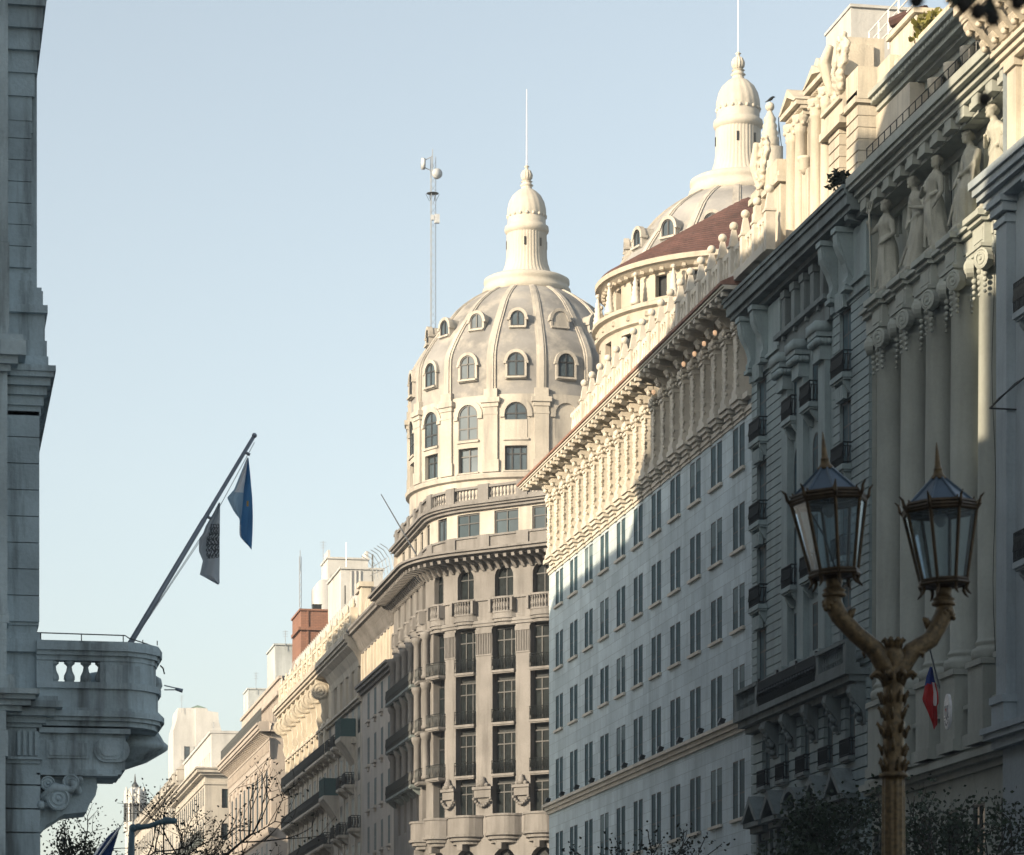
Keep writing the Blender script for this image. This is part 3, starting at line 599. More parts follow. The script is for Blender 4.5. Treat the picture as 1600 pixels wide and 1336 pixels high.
    b = MB(); b.sweep(path(0, UE), [(-.35, 43.0), (-.02, 43.0), (-.02, 43.22), (-.35, 43.22)]); b.sweep(path(0, UE), [(-.35, 43.95), (.02, 43.95), (.02, 44.12), (-.35, 44.12)])
    piers = [1.4, 4.4, 7.3, 10.3, 13.15, 16.1, 19, 22, 25.3, 28.6, 31.8]
    for p, q in zip(piers, piers[1:]):
        n = int((q - p - .9) / .3)
        for i in range(n):
            x, y, _ = M(p + .45 + (q - p - .9) * (i + .5) / n, 0, -.18); baluster(b, (x, y, 43.22), .73, .1, 6)
    for u in piers: b.mbox(M, u - .45, u + .45, 43.0, 44.2, -.42, .08)
    part('balustrade', b, 'corner_stone', rt)
    # small stone balconies of the arched storey, bowed stone balconies below
    sb = MB(); q = lambda u, z, d: (u, -d, z)
    def bow(w_, d_, n=10): return [(-w_ / 2 + w_ * i / n, .0 + d_ * (1 - abs(2 * i / n - 1) ** 3)) for i in range(n + 1)]
    def ring(mb, w_, d_, z0, z1, solid=True):
        pr = bow(w_, d_); n = len(pr); v = [(x, -d, z0) for x, d in pr] + [(x, -d, z1) for x, d in pr]
        mb.add(v, [(i, i + 1, n + i + 1, n + i) for i in range(n - 1)] + [list(range(n)), list(range(2 * n - 1, n - 1, -1))])
    ring(sb, 2.1, .55, 34.6, 34.75); ring(sb, 1.9, .45, 34.4, 34.6); ring(sb, 1.5, .3, 34.15, 34.4); ring(sb, 2.05, .55, 35.0, 35.12); ring(sb, 2.0, .5, 34.75, 35.0); ring(sb, 2.1, .58, 35.98, 36.12)
    for x, d in bow(1.9, .47, 9)[1:-1]: baluster(sb, (x, -d + .04, 35.12), .86, .1, 7)
    sb.box(-1.02, -.82, -.5, .1, 35.1, 36); sb.box(.82, 1.02, -.5, .1, 35.1, 36)
    s1 = sb.mesh('balcony', ['corner_stone'])
    lb = MB(); ring(lb, 3.0, .95, 19.62, 20.8); ring(lb, 3.15, 1.05, 20.8, 20.95); ring(lb, 3.15, 1.08, 19.45, 19.62); ring(lb, 2.7, .85, 19.2, 19.45); ring(lb, 2.2, .6, 18.95, 19.2)
    lb.box(-.25, .25, -.7, 0, 18.5, 18.95)
    s2 = lb.mesh('balcony', ['corner_stone'])
    for u, h in zip(bays, hw):
        n = nrm(u); x, y, _ = M(u, 0, 0)
        o = inst('balcony', s1, rt, (x, y, 0), rot(*n))
        if u < 18: o.scale = (.8, 1, 1)
        if u > 13:
            o = inst('balcony', s2, rt, (x, y, 0), rot(*n))
            if u < 19: o.scale = (.72, 1, 1)
    # roof, flagpole
    b = MB(); pts = [M(u, 43.0, -.3) for u in (0, 4, 8, 14.5, 16, 17.5, 19, 20.783, 28, UE)] + [(70, 200, 43.0), (70, 242, 43.0)]
    b.add(pts, [list(range(len(pts)))]); pts2 = [(p[0], p[1], 39.6) for p in pts]; b.add(pts2, [list(range(len(pts)))])
    b.poly((36.3, 242, 0), (70, 242, 0), (70, 242, 43), (36.3, 242, 43)); part('roof', b, 'plain_stone', rt)
    a0 = -math.pi / 2 - AL                                          # direction that faces the viewer
    put_dome(rt, CX, CY, a0 + math.asin(-17 / 183), {0: 1, 1: 2, 2: 2})
    p0 = M(13.5, 40.4, .4); b = MB(); b.tube([p0, (p0[0] - 2.9, p0[1] - 2.4, 44.2)], [.06, .035], 6); solo('flagpole', b, 'steel_blue', 'bare slanting flagpole on the corner building parapet below the dome', 'flagpole')
build_corner()
def build_second():
    cx, cy = 53.9, 205.6
    rt = thing('domed_building', (cx, cy, 0), 'second domed building, its fluted lantern rising behind the red tiled cone roof', 'building')
    b = MB(); b.lathe((cx, cy, 0), [(9.6, 0), (9.6, 43.2), (9.9, 43.3), (9.9, 43.6), (9, 43.6)], 48); part('wall', b, 'corner_stone', rt)
    put_dome(rt, cx, cy, -math.pi / 2 - AL + .12, {})
build_second()
# ================================================================ rusticated palace with consoles
def scroll_disc(mb, c, r, t, ax, n=14):                            # a volute: stepped disc with axis ax (horizontal unit vector)
    ax = Vector(ax); e1 = Vector((0, 0, 1)); e2 = ax.cross(e1); c = Vector(c); v = []; pr = [(r, -t), (r, t * .8), (r * .82, t), (r * .74, t * .75), (r * .6, t * .75), (r * .54, t), (r * .38, t), (r * .32, t * .75), (r * .2, t * .8), (r * .14, t * 1.15), (.001, t * 1.2)]
    for q, h in pr: v += [c + ax * h + (e1 * math.cos(2 * math.pi * i / n) + e2 * math.sin(2 * math.pi * i / n)) * q for i in range(n)]
    mb.add(v, [(j * n + i, j * n + (i + 1) % n, (j + 1) * n + (i + 1) % n, (j + 1) * n + i) for j in range(len(pr) - 1) for i in range(n)] + [list(range(n))])
def cartouche(mb, M, u, z, d, w, h, seed):                         # carved shield with foliage, a lumpy upright scroll
    rnd = random.Random(seed); mb.smooth = True
    for i in range(170):
        t = i / 169; a = rnd.uniform(0, 6.28); rr = (.5 + .5 * math.sin(t * 3.1)) * w / 2
        mb.ball(M(u + rr * math.cos(a) * .9, z + h * t, d + .25 * rr * math.sin(a) + .12 * math.sin(t * 6)), rnd.uniform(.05, .13) * w, 6)
    mb.smooth = False
def carve(o):
    m = o.modifiers.new('carve', 'REMESH'); m.mode = 'VOXEL'; m.voxel_size = .05; m.use_smooth_shade = True
def build_palace():
    W = 36.3; M = MX(W); Yf, Yn = yW(1178, W), yW(1362, W)
    rt = thing('palace', (W, (Yn + Yf) / 2, 0), 'grey rusticated palace with paired scroll consoles under a heavy dark cornice and sunlit pedimented attic', 'building')
    pl, pr = (yW(1226, W), Yf), (Yn, yW(1305, W))                   # far and near pavilions
    wl, wr = yW(1194, W), yW(1325, W)
    st = 'pavilion_stone'
    pil = [yW(1231, W) - .35, yW(1257, W) - .2, yW(1292, W) - .1]
    wc = [(pil[0] + pil[1]) / 2, (pil[1] + pil[2]) / 2]
    fl = [29.8, 26.2, 22.6, 19.0]; hw = .76
    ops = []
    for c in (wl, wr):
        for z in fl: ops.append((c - hw, c + hw, z, z + 2.65))
    for c in wc:
        ops += [(c - .6, c + .6, 29.6, 32.4), (c - .6, c + .6, 26.0, 28.5, True), (c - .6, c + .6, 22.6, 25.2), (c - .6, c + .6, 19, 21.6)]
    low = [yW(p, W) for p in (1202.6, 1232, 1264, 1300, 1334.5)]
    for c in low: ops += [(c - .6, c + .6, 14.7, 17.2), (c - .6, c + .6, 9.5, 12.6)]
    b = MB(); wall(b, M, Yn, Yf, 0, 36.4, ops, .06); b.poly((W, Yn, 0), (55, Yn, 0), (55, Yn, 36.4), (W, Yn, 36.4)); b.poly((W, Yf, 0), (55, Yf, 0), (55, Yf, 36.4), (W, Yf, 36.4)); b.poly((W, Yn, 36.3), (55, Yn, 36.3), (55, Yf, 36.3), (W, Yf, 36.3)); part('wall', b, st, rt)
    for a in ops:
        window(rt, (W + .045, (a[0] + a[1]) / 2, a[2]), RX, w=a[1] - a[0], h=a[3] - a[2], arch=len(a) > 4, nv=1, nh=1, fw=.07, fd=.03, gm='glass_teal', tz=1.7)
    # pavilions: banded blocks with deep joints
    for (u0, u1), c in ((pl, wl), (pr, wr)):
        b = MB(); z = 18.4
        while z < 32.6:
            zt = min(z + .36, 33.4); a, e = z + .03, zt - .03
            open_ = any(f < z + .2 < f + 2.5 for f in fl)
            lo = min(u0, u1) + .02
            if open_: b.mbox(M, lo, c - hw - .02, a, e, -.05, .11); b.mbox(M, c + hw + .02, u1 - .02, a, e, -.05, .11)
            else: b.mbox(M, lo, u1 - .02, a, e, -.05, .11)
            z = zt
        b.mbox(M, u0 + .04, c - hw - .04, 18.2, 33, -.05, .07); b.mbox(M, c + hw + .04, u1 - .04, 18.2, 33, -.05, .07)
        for f in fl:
            for j in range(-2, 3): b.mprism(M, [(.2, f + 2.62), (.36, f + 2.62), (.4, f + 3.15), (.2, f + 3.15)], c + j * .24 - .1 - .02 * j, c + j * .24 + .1)
        b.mbox(M, u0, u1, 32.6, 35.2, -.05, .22); b.mbox(M, u0 - .04, u1 + .04, 33.0, 33.16, -.05, .34)
        part('rusticated_pier', b, st, rt)
        for f in fl[:3]: balcony(rt, (W - .08, c, f), RX, w=1.75, h=.85, dp=.42, sp=.13, t=.022, slab=.2, sm=st)
        for k in (1.0, -1.1):
            b = MB(); y = c + k
            b.mprism(M, [(.2, 35.25), (.86, 35.25), (.88, 34.95), (.84, 34.6), (.72, 34.3), (.52, 33.95), (.42, 33.6), (.42, 33.4), (.5, 33.25), (.48, 33.1), (.2, 33.0)], y - .26, y + .26)
            b.mprism(M, [(.2, 35.3), (.94, 35.3), (.94, 35.1), (.2, 35.1)], y - .34, y + .34); b.mprism(M, [(.2, 34.9), (.8, 34.9), (.6, 34.2), (.34, 33.5), (.2, 33.3)], y - .34, y + .34)
            b.mbox(M, y - .34, y + .34, 32.86, 33.02, .1, .56); part('console', b, st, rt)
    # giant pilasters of the middle, balconies between them
    for u in pil:
        b = MB(); b.mbox(M, u - .48, u + .48, 19.4, 31.0, -.05, .26); b.mbox(M, u - .58, u + .58, 18.6, 19.4, -.05, .55); b.mbox(M, u - .62, u + .62, 18.5, 18.75, -.05, .62); p_ = part('pilaster', b, st, rt)
        b = MB(); b.mbox(M, u - .52, u + .52, 31.0, 31.15, -.05, .48); b.mbox(M, u - .5, u + .5, 31.15, 31.9, -.05, .46); b.mbox(M, u - .66, u + .66, 31.9, 32.1, -.05, .66)
        b.smooth = True
        for i in range(5): b.ball(M(u - .5 + .25 * i, 31.72, .55), .17, 6)
        for i in range(4): b.ball(M(u - .56, 31.72, .1 + .14 * i), .15, 6)
        b.mbox(M, u - .7, u + .7, 32.1, 32.5, -.05, .72); inst('capital', b.mesh('capital', [st]), p_)
    for c in wc:
        for f in (29.6, 22.6): balcony(rt, (W - .05, c, f), RX, w=1.5, h=.85, dp=.5, sp=.13, t=.022, slab=.2, sm=st)
    # loggia storey and cornice
    b = MB(); u0, u1 = pr[1], pl[0]
    b.mbox(M, u0, u1, 32.5, 33.3, -.05, .25); b.mbox(M, u0, u1, 33.3, 33.5, -.05, .5); b.mbox(M, u0, u1, 33.5, 35.3, -.05, .02)
    u = u0 + .9
    for i in range(5):
        b.mbox(M, u - .25, u + .25, 33.5, 35.2, -.05, .3); b.mbox(M, u - .32, u + .32, 34.9, 35.2, -.05, .36); u += (u1 - u0 - 1.8) / 4
    for i in range(4): cu = u0 + 1.1 + i * 1.75; b.mbox(M, cu, cu + .25, 33.1, 33.28, .2, .4)
    part('loggia', b, 'pavilion_dark', rt)
    b = MB(); path = [(W, Yn + .02, -1, -.0), (W, Yf, -1, 1), (W + 8, Yf, 0, 1)]
    path = [(W + 8, Yn, 0, -1), (W, Yn, -1, -1), (W, Yf, -1, 1), (W + 8, Yf, 0, 1)]
    b.sweep([(W, Yn, -1, -.0), (W, Yf, -1, 1), (W + 6, Yf, 0, 1)], steps((35.3, 35.5, .45), (35.5, 35.7, .85), (35.7, 36.1, 1.0), (36.1, 36.3, 1.1), (36.3, 36.45, 1.18), back=-.5))
    u = Yn + .6
    while u < Yf: b.mprism(M, [(.1, 35.5), (.8, 35.5), (.78, 35.3), (.3, 35.2), (.1, 35.05)], u, u + .4); u += 2.0 if u0 < u < u1 else 20
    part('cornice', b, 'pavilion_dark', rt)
    # big balcony with iron railing between stone corners, its brackets, pediments below
    b = MB(); b.mbox(M, Yn + .2, Yf - .2, 17.7, 17.95, -.05, 1.0); b.mbox(M, Yn + .3, Yf - .3, 17.45, 17.7, -.05, .8); b.mbox(M, Yn + .4, Yf - .4, 17.2, 17.45, -.05, .5)
    for (y0, y1_) in ((Yn + .25, pr[1] - .5), (pl[0] + .9, Yf - .25)):
        b.mbox(M, y0, y1_, 17.95, 18.15, .4, .98); b.mbox(M, y0, y1_, 18.9, 19.05, .5, 1.0); n = int((y1_ - y0 - .8) / .3)
        for q in (y0, y1_ - .4): b.mbox(M, q, q + .4, 18.15, 18.9, .55, .96)
        for i in range(n): baluster(b, M(y0 + .4 + (y1_ - y0 - .8) * (i + .5) / n, 18.15, .76), .75, .09, 6)
    for c in [pl[0] + .6] + [(p + q) / 2 for p, q in zip(low, low[1:])] + [pr[0] + .5]:
        b.mprism(M, [(0, 17.3), (.75, 17.3), (.8, 17.0), (.55, 16.6), (.3, 16.3), (.22, 15.8), (0, 15.7)], c - .25, c + .25); b.smooth = True
        for i in range(8): b.ball(M(c + .18 * math.sin(i * 2), 16.0 + i * .15, .35 + .05 * i), .14, 6)
        b.smooth = False
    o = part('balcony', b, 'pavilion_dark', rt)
    rb = MB(); y0, y1_ = pr[1] - .4, pl[0] + .8; n = int((y1_ - y0) / .14)
    for z, t in ((19.0, .04), (18.75, .025), (18.1, .03)): rb.tube([M(y0, z, .9), M(y1_, z, .9)], t, 4)
    for i in range(n + 1):
        y = y0 + (y1_ - y0) * i / n; rb.tube([M(y, 17.95, .9), M(y + .07, 18.3, .98), M(y - .05, 18.6, .98), M(y, 19, .9)], .03, 4)
        if i % 3 == 0: rb.ball(M(y, 18.45, .95), .13, 6)
    for i in range(4): y = y0 + (y1_ - y0) * i / 3; rb.tube([M(y, 17.9, .9), M(y, 19.15, .9)], .06, 5)
    inst('railing', rb.mesh('railing', ['iron']), o)
    b = MB(); z = 9.0
    edges = sorted([Yn + .1] + [x for c in low for x in (c - .66, c + .66)] + [Yf - .1])
    while z < 17.2:
        inw = 14.6 < z + .2 < 17.2 or 9.4 < z + .2 < 12.6
        if inw:
            for a, e in zip(edges[::2], edges[1::2]): b.mbox(M, a, e, z + .03, z + .4, -.05, .16)
        else: b.mbox(M, Yn + .1, Yf - .1, z + .03, z + .4, -.05, .16)
        z += .43
    part('rusticated_wall', b, st, rt)
    for c in low: balcony(rt, (W - .12, c, 14.72), RX, w=1.35, h=.7, dp=.32, sp=.11, t=.025, slab=.14, sm='pavilion_dark', br=False)
    for i, c in enumerate(low):
        b = MB()
        if i == 2:
            A = arcpts(c - 1.25, c + 1.25, 13.2, 12); A = [(p, 13.2 + (q - 13.2) * .75) for p, q in A]; I = [(c + (p - c) * .8, 13.2 + (q - 13.2) * .78) for p, q in A]
            for k in range(12): b.mplate(M, [A[k], A[k + 1], I[k + 1], I[k]], 0, .9)
        else:
            b.mplate(M, [(c - 1.3, 13.2), (c - .95, 13.2), (c, 13.95), (c + .95, 13.2), (c + 1.3, 13.2), (c, 14.3)], 0, .95)
        b.mbox(M, c - 1.25, c + 1.25, 13.0, 13.2, 0, .85); b.mbox(M, c - 1.05, c + 1.05, 12.75, 13.0, 0, .6); b.mplate(M, [(c - 1, 13.2), (c + 1, 13.2), (c, 14)], 0, .3)
        for s in (-.95, .95): b.mbox(M, c + s - .17, c + s + .17, 8.5, 12.75, 0, .3)
        part('pediment', b, 'pavilion_dark', rt)
    # sunlit attic above the cornice
    A = MX(37.0); X = 37.0
    Y = lambda px: yW(px, X)
    def Z(py, px): return zf(py, fW(px, X))
    sa = 'attic_stone'
    b = MB(); b.box(X + .5, 46, Yn - 1, Yf - 1.5, 36.2, 40.2); b.box(X + 2.0, 50, Yn + 2.5, Yf - 4, 40.2, 42.0); part('attic_wall', b, sa, rt)
    def pier(px0, px1, z0, z1, d0, d1, name='attic_pier', rust=True, cap=True):
        b = MB(); a, e = Y(px1), Y(px0)
        b.mbox(A, a, e, z0, z1, d0, d1)
        if rust:
            z = z0 + .2
            while z < z1 - .3: b.mbox(A, a - .03, e + .03, z, z + .38, d0, d1 + .05); z += .46
        if cap: b.mbox(A, a - .15, e + .15, z1, z1 + .25, d0 - .1, d1 + .18); b.mbox(A, a - .05, e + .05, z1 + .25, z1 + .5, d0, d1 + .08)
        return part(name, b, sa, rt)
    # far group: carved scroll, boxy pier, rusticated piers
    b = MB(); cartouche(b, A, Y(1203), Z(290, 1203), .3, 1.0, 2.1, 3); b.tube([A(Y(1203) + .5, Z(292, 1203), .3), A(Y(1203) + .55, Z(255, 1203), .55), A(Y(1203) + .4, Z(220, 1203), .5)], [.16, .24, .14], 8); carve(part('carved_scroll', b, sa, rt))
    pier(1185, 1199, 36.3, Z(315, 1192), -.5, .25)
    pier(1204, 1222, 36.3, Z(300, 1213), -.6, .2); pier(1204, 1224, Z(296, 1213), Z(260, 1213), -.5, .3, rust=False, cap=False)
    pier(1222, 1232, 36.3, Z(290, 1227), -.4, .35, rust=False)
    pier(1218, 1244, 36.3, Z(236, 1230), -2.2, -.6, rust=False)
    # middle: two aedicules with pediments
    def aedicule(px0, px1, pyb, pyt, gable):
        b = MB(); a, e = Y(px1), Y(px0); zc_ = Z(pyb, (px0 + px1) / 2); zt = Z(pyt, (px0 + px1) / 2); m_ = (a + e) / 2
        b.mbox(A, a, e, 36.2, zc_, -1.4, -.1); b.mbox(A, a - .1, e + .1, zc_, zc_ + .35, -1.4, .15); b.mbox(A, a - .3, e + .3, zc_ + .35, zc_ + .55, -1.4, .5)
        n = int((e - a + .5) / .22)
        for i in range(n): b.mbox(A, a - .25 + i * .22, a - .25 + i * .22 + .12, zc_ + .2, zc_ + .35, 0, .3)
        if gable: b.mplate(A, [(a - .3, zc_ + .55), (e + .3, zc_ + .55), (m_, zt)], -1.4, .3); b.mplate(A, [(a - .35, zc_ + .55), (a - .05, zc_ + .55), (m_, zt - .1), (e + .05, zc_ + .55), (e + .35, zc_ + .55), (m_, zt + .25)], -1.4, .55)
        else: b.mbox(A, a - .2, e + .2, zc_ + .55, zt, -1.4, .25)
        part('aedicule', b, sa, rt)
        for y in (a + .3, e - .3):
            cb = MB(); cb.smooth = True; H = zc_ - 36.2; cb.lathe(A(y, 36.2, .12), [(.36, 0), (.36, .2), (.28, .35), (.28, H * .5), (.25, H - .75), (.3, H - .7), (.27, H - .6), (.38, H - .15), (.4, H)], 14)
            for i in range(8): an = math.pi * 2 * i / 8; p = A(y, 36.2 + H - .35, .12); cb.ball((p[0] + .3 * math.cos(an), p[1] + .3 * math.sin(an), p[2] + .08 * (i % 2)), .12, 5)
            part('column', cb, sa, rt)
    aedicule(1239, 1259, 190, 150, True)
    aedicule(1277, 1300, 148, 113, True)
    b = MB(); cb = A(Y(1266), Z(262, 1266), .2); b.smooth = True; b.lathe((cb[0], cb[1], cb[2] - .3), [(.1, 0), (.3, .2), (.3, .55), (.36, .6), (.36, .72), (.1, .75)], 10); b.smooth = False; b.mbox(A, Y(1272), Y(1262), 36.2, Z(268, 1266), -.6, .25); part('attic_pier', b, sa, rt)
    pier(1281, 1308, Z(124, 1294), Z(72, 1294), -2, -.2, rust=False, cap=False); pier(1296, 1310, Z(124, 1303), Z(75, 1303), -1.5, 0.1, rust=False, cap=False)
    pier(1262, 1281, Z(122, 1272), Z(95, 1272), -2, -.4, rust=False, cap=False)
    b = MB(); y0 = Y(1268); b.mplate(A, [(y0 - .9, Z(108, 1268)), (y0 + .9, Z(108, 1268)), (y0, Z(90, 1268))], -1.5, -.2); part('gable', b, sa, rt)
    # near group: big carved scroll, rusticated piers with a box above
    b = MB(); cartouche(b, A, Y(1327), Z(145, 1327), .35, 1.2, 2.3, 8); cartouche(b, A, Y(1318), Z(165, 1318), .25, .8, .8, 9)
    b.tube([A(Y(1316), Z(150, 1316), .4), A(Y(1314), Z(100, 1316), .7), A(Y(1318), Z(72, 1318), .55)], [.18, .3, .16], 8); carve(part('carved_scroll', b, sa, rt))
    pier(1306, 1322, 36.3, Z(190, 1314), -.5, .25); pier(1333, 1350, 36.3, Z(170, 1342), -.6, .22)
    pier(1333, 1352, Z(164, 1342), Z(114, 1342), -.5, .3, rust=False, cap=False)
    b = MB(); b.mbox(A, Y(1334), Y(1304), Z(193, 1318), Z(172, 1318), -.5, .45); b.mbox(A, Y(1334), Y(1304), Z(172, 1318), Z(166, 1318), -.5, .6); b.mbox(A, Y(1330), Y(1298), Z(208, 1314), Z(196, 1314), 0, .5); part('attic_pier', b, sa, rt)
    # plain white box and buff wall behind
    f = 137; p = at(1296, 50, f); q = at(1384, 104, f); b = MB(); b.box(p.x, p.x + 9, p.y - 3.2, p.y + .5, 40.0, p.z); b.box(p.x - .06, p.x + 9, p.y - 3.3, p.y + .6, p.z, p.z + .12)
    part('roof_box', b, 'pale_render', rt)
    b = MB(); b.mi = 0; s_ = at(1333, 90, 133); b.box(p.x + 2.2, p.x + 2.45, p.y - 3.24, p.y - 3.1, p.z - 1.9, p.z - 1.0); b.box(p.x + 3.4, p.x + 3.6, p.y - 3.24, p.y - 3.1, p.z - 1.9, p.z - 1.1); part('slit_window', b, 'room_dark', rt)
build_palace()
# finial with a ball and its perched bird behind the palace attic
f = 150; p = at(1203, 232, f); b = MB(); b.smooth = True; k = f / F
b.lathe(p, [(.42, 0), (.42, .2)] + [(.40 - .025 * j + (.08 if j % 2 else 0), .25 + .16 * j) for j in range(9)] + [(.1, 1.75), (.08, 1.8)], 12); b.ball(p + Vector((0, 0, 1.95)), .22, 12); b.box(p.x - .5, p.x + .5, p.y - .5, p.y + .5, 36.3, p.z)
b.mi = 1; b.tube([p + Vector((.45, 0, -.2)), p + Vector((.42, 0, 1.5))], .02, 4); b.tube([p + Vector((.6, 0, -.2)), p + Vector((.42, 0, 1.3))], .02, 4)
solo('roof_finial', b, ['attic_stone', 'iron'], 'ringed stone finial with a ball on top behind the palace attic scrolls', 'finial')
b = MB(); b.smooth = True; c = p + Vector((.02, 0, 2.27)); b.tube([c + Vector((-.26, 0, -.12)), c + Vector((-.1, 0, -.03)), c + Vector((.04, 0, .06)), c + Vector((.12, 0, .14)), c + Vector((.17, 0, .15)), c + Vector((.24, 0, .15))], [.01, .045, .08, .055, .045, .005], 8)
b.tube([c + Vector((0, 0, 0)), c + Vector((0, 0, -.11))], .01, 4); solo('bird', b, 'iron', 'small dark bird perched on the ball of the stone finial', 'bird')
# ================================================================ colonnaded building with statues
SC = []                                                            # statue spots
def build_portico():
    W = 37.1; M = MX(W); X = 36.4; Yn = 100.6; Yf = yW(1362, 36.3) - .05
    rt = thing('portico_building', (W, (Yn + Yf) / 2, 0), 'grey stone building with giant Ionic columns and statues in a row above them', 'building')
    cy = [(fW(px, X) - X * SA) / CA for px in (1394, 1431.5, 1471, 1511, 1555)]; cy.append(cy[-1] - 2.9)
    st = 'portico_stone'; mid = [(p + q) / 2 for p, q in zip(cy, cy[1:])]
    ops = [(c - .7, c + .7, 16.9, 21.5) for c in mid] + [(c - .7, c + .7, 22.8, 27.8) for c in mid] + [(c - .6, c + .6, 32.2, 35.0) for c in mid] + [(c - .65, c + .65, 9.0, 12.0) for c in mid + [mid[0] + 2.9]]
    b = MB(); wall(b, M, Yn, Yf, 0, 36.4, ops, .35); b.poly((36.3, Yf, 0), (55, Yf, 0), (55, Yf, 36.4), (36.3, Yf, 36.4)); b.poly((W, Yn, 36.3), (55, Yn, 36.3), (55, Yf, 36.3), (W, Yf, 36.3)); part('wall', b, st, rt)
    for c in mid + [mid[0] + 2.9]: window(rt, (36.43, c, 8.6), RX, w=1.3, h=3.0, nv=1, nh=1, fw=.08, tz=2.1)
    for a in ops: window(rt, (W + .33, (a[0] + a[1]) / 2, a[2]), RX, w=a[1] - a[0], h=a[3] - a[2], nv=1, nh=2, fw=.08)
    # left end pilaster
    b = MB(); b.mbox(M, Yf - .85, Yf - .05, 13, 30.6, -.1, .62); b.mbox(M, Yf - .95, Yf, 30.0, 30.6, -.1, .75); part('pilaster', b, st, rt)
    # base storey, pedestals with parapets and plants between
    b = MB(); b.sweep(PX(36.3, Yf, Yn), steps((12.7, 12.95, .1), (12.95, 13.1, .35), (13.1, 13.35, .55), (13.35, 13.55, .3), back=-1)); wall(b, MX(36.32), Yn, Yf, 0, 12.7, [(c - .65, c + .65, 8.6, 11.6) for c in mid + [mid[0] + 2.9]], .15)
    part('base_course', b, st, rt)
    for i, y in enumerate(cy):
        b = MB(); B = MX(36.4); b.mbox(B, y - .78, y + .78, 13.5, 16.3, -.75, .72); b.mbox(B, y - .85, y + .85, 13.5, 13.9, -.75, .8); b.mbox(B, y - .85, y + .85, 16.15, 16.35, -.75, .8); part('pedestal', b, st, rt)
        cb = MB(); cb.smooth = True; c = (36.4, y, 0)
        cb.lathe(c, [(.8, 16.35), (.8, 16.5), (.83, 16.6), (.8, 16.72), (.66, 16.8), (.66, 16.86), (.72, 16.93), (.66, 17.0), (.6, 17.1), (.6, 21), (.585, 24), (.55, 29.3), (.6, 29.35), (.6, 29.45), (.55, 29.5), (.55, 30.0)], 32)
        co = part('column', cb, st, rt)
        kb = MB(); B = MX(36.4)
        kb.smooth = True; kb.lathe(c, [(.62, 29.75), (.74, 29.95), (.66, 30.15)], 20)
        kb.smooth = False; kb.mbox(B, y - .78, y + .78, 30.3, 30.42, -.78, .78); kb.mbox(B, y - .72, y + .72, 30.15, 30.3, -.72, .72)
        for sx in (-1, 1):
            for sy in (-1, 1):
                ax = (sx * -.707, sy * -.707, 0); ax2 = Vector((-sy, sx, 0)).normalized() if True else 0
                scroll_disc(kb, (36.4 + sx * .66, y + sy * .66, 29.88), .36, .14, (sx * .4, sy * .92, 0) if sx > 0 else (-.92, sy * .4, 0))
                scroll_disc(kb, (36.4 + sx * .6, y + sy * .62, 29.88), .33, .12, (sx * .92, sy * .4, 0) if sx > 0 else (-.4, sy * .92, 0))
        kb.smooth = True
        for sx, sy in ((-1, -1), (-1, 1), (-1, 0), (0, -1)):
            for j in range(5): kb.ball((36.4 + sx * .56, y + sy * .56, 29.62 - j * .2), .115 - .012 * j, 6)
        inst('capital', kb.mesh('capital', [st]), co)
        # projecting block of the entablature over the column
        b = MB(); b.mbox(B, y - .62, y + .62, 30.42, 31.2, -1.0, .6); b.mbox(B, y - .72, y + .72, 31.2, 31.35, -1.0, .75); b.mbox(B, y - .8, y + .8, 31.35, 31.55, -1.0, .9); b.mbox(B, y - .55, y + .55, 31.55, 31.75, -1.0, .55); b.mbox(B, y - .45, y + .45, 30.6, 31.05, .6, .63); part('entablature_block', b, st, rt)
        if i < 5: SC.append((36.35, y, 31.75))
    for y in mid:
        b = MB(); B = MX(36.4); b.mbox(B, y - .6, y + .6, 13.5, 14.0, -.5, .5); b.mbox(B, y - .6, y + .6, 14.9, 15.05, -.45, .45); b.mbox(B, y - .55, y + .55, 14.0, 14.9, -.3, .3); b.mbox(B, y - .4, y + .4, 14.2, 14.7, .3, .34); part('parapet', b, st, rt)
    b = MB(); b.mbox(MX(36.4), Yn, Yf - .05, 30.42, 30.75, -.7, .3); b.mbox(MX(36.4), Yn, Yf - .05, 30.75, 31.2, -.7, .36); b.mbox(MX(36.4), Yn, Yf - .05, 31.2, 31.38, -.7, .52); b.mbox(MX(36.4), Yn, Yf - .05, 31.38, 31.5, -.7, .66); part('entablature', b, st, rt)
    b = MB()
    for c in cy + mid: b.mbox(M, c - .32, c + .32, 31.5, 35.3, -.05, .2)
    for i in range(40): y = Yn + i * .43; b.mbox(M, y, y + .1, 34.3, 35.3, -.05, .12)
    b.mbox(M, Yn, Yf, 35.0, 35.35, -.05, .3); part('frieze_grille', b, st, rt)
    # upper cornice with block modillions
    b = MB(); b.sweep(PX(36.3, Yf + .02, Yn), steps((35.75, 35.95, .55), (35.95, 36.15, .72), (36.15, 36.3, .95), (36.3, 36.62, 1.05), (36.62, 36.72, .85), (36.72, 37.0, .55), back=-1.2))
    y = Yf - .5; i = 0
    while y > Yn: big = i % 2 == 0; b.mbox(MX(36.4), y - (.34 if big else .2), y + (.34 if big else .2), 35.35 if big else 35.45, 35.76, -1, .62 if big else .5); b.mbox(MX(36.4), y - .4, y + .4, 35.3, 35.42, -1, .3); y -= 1.45 / 2; i += 1
    part('cornice', b, st, rt)
    b = MB(); Q = MX(36.0)
    for z in (37.75, 37.4): b.tube([Q(Yn, z, 0), Q(Yf - .3, z, 0)], .025, 4)
    for i in range(24): y = Yn + i * (Yf - .3 - Yn) / 23; b.tube([Q(y, 36.9, 0), Q(y, 37.75, 0)], .022, 4)
    part('railing', b, 'iron', rt)
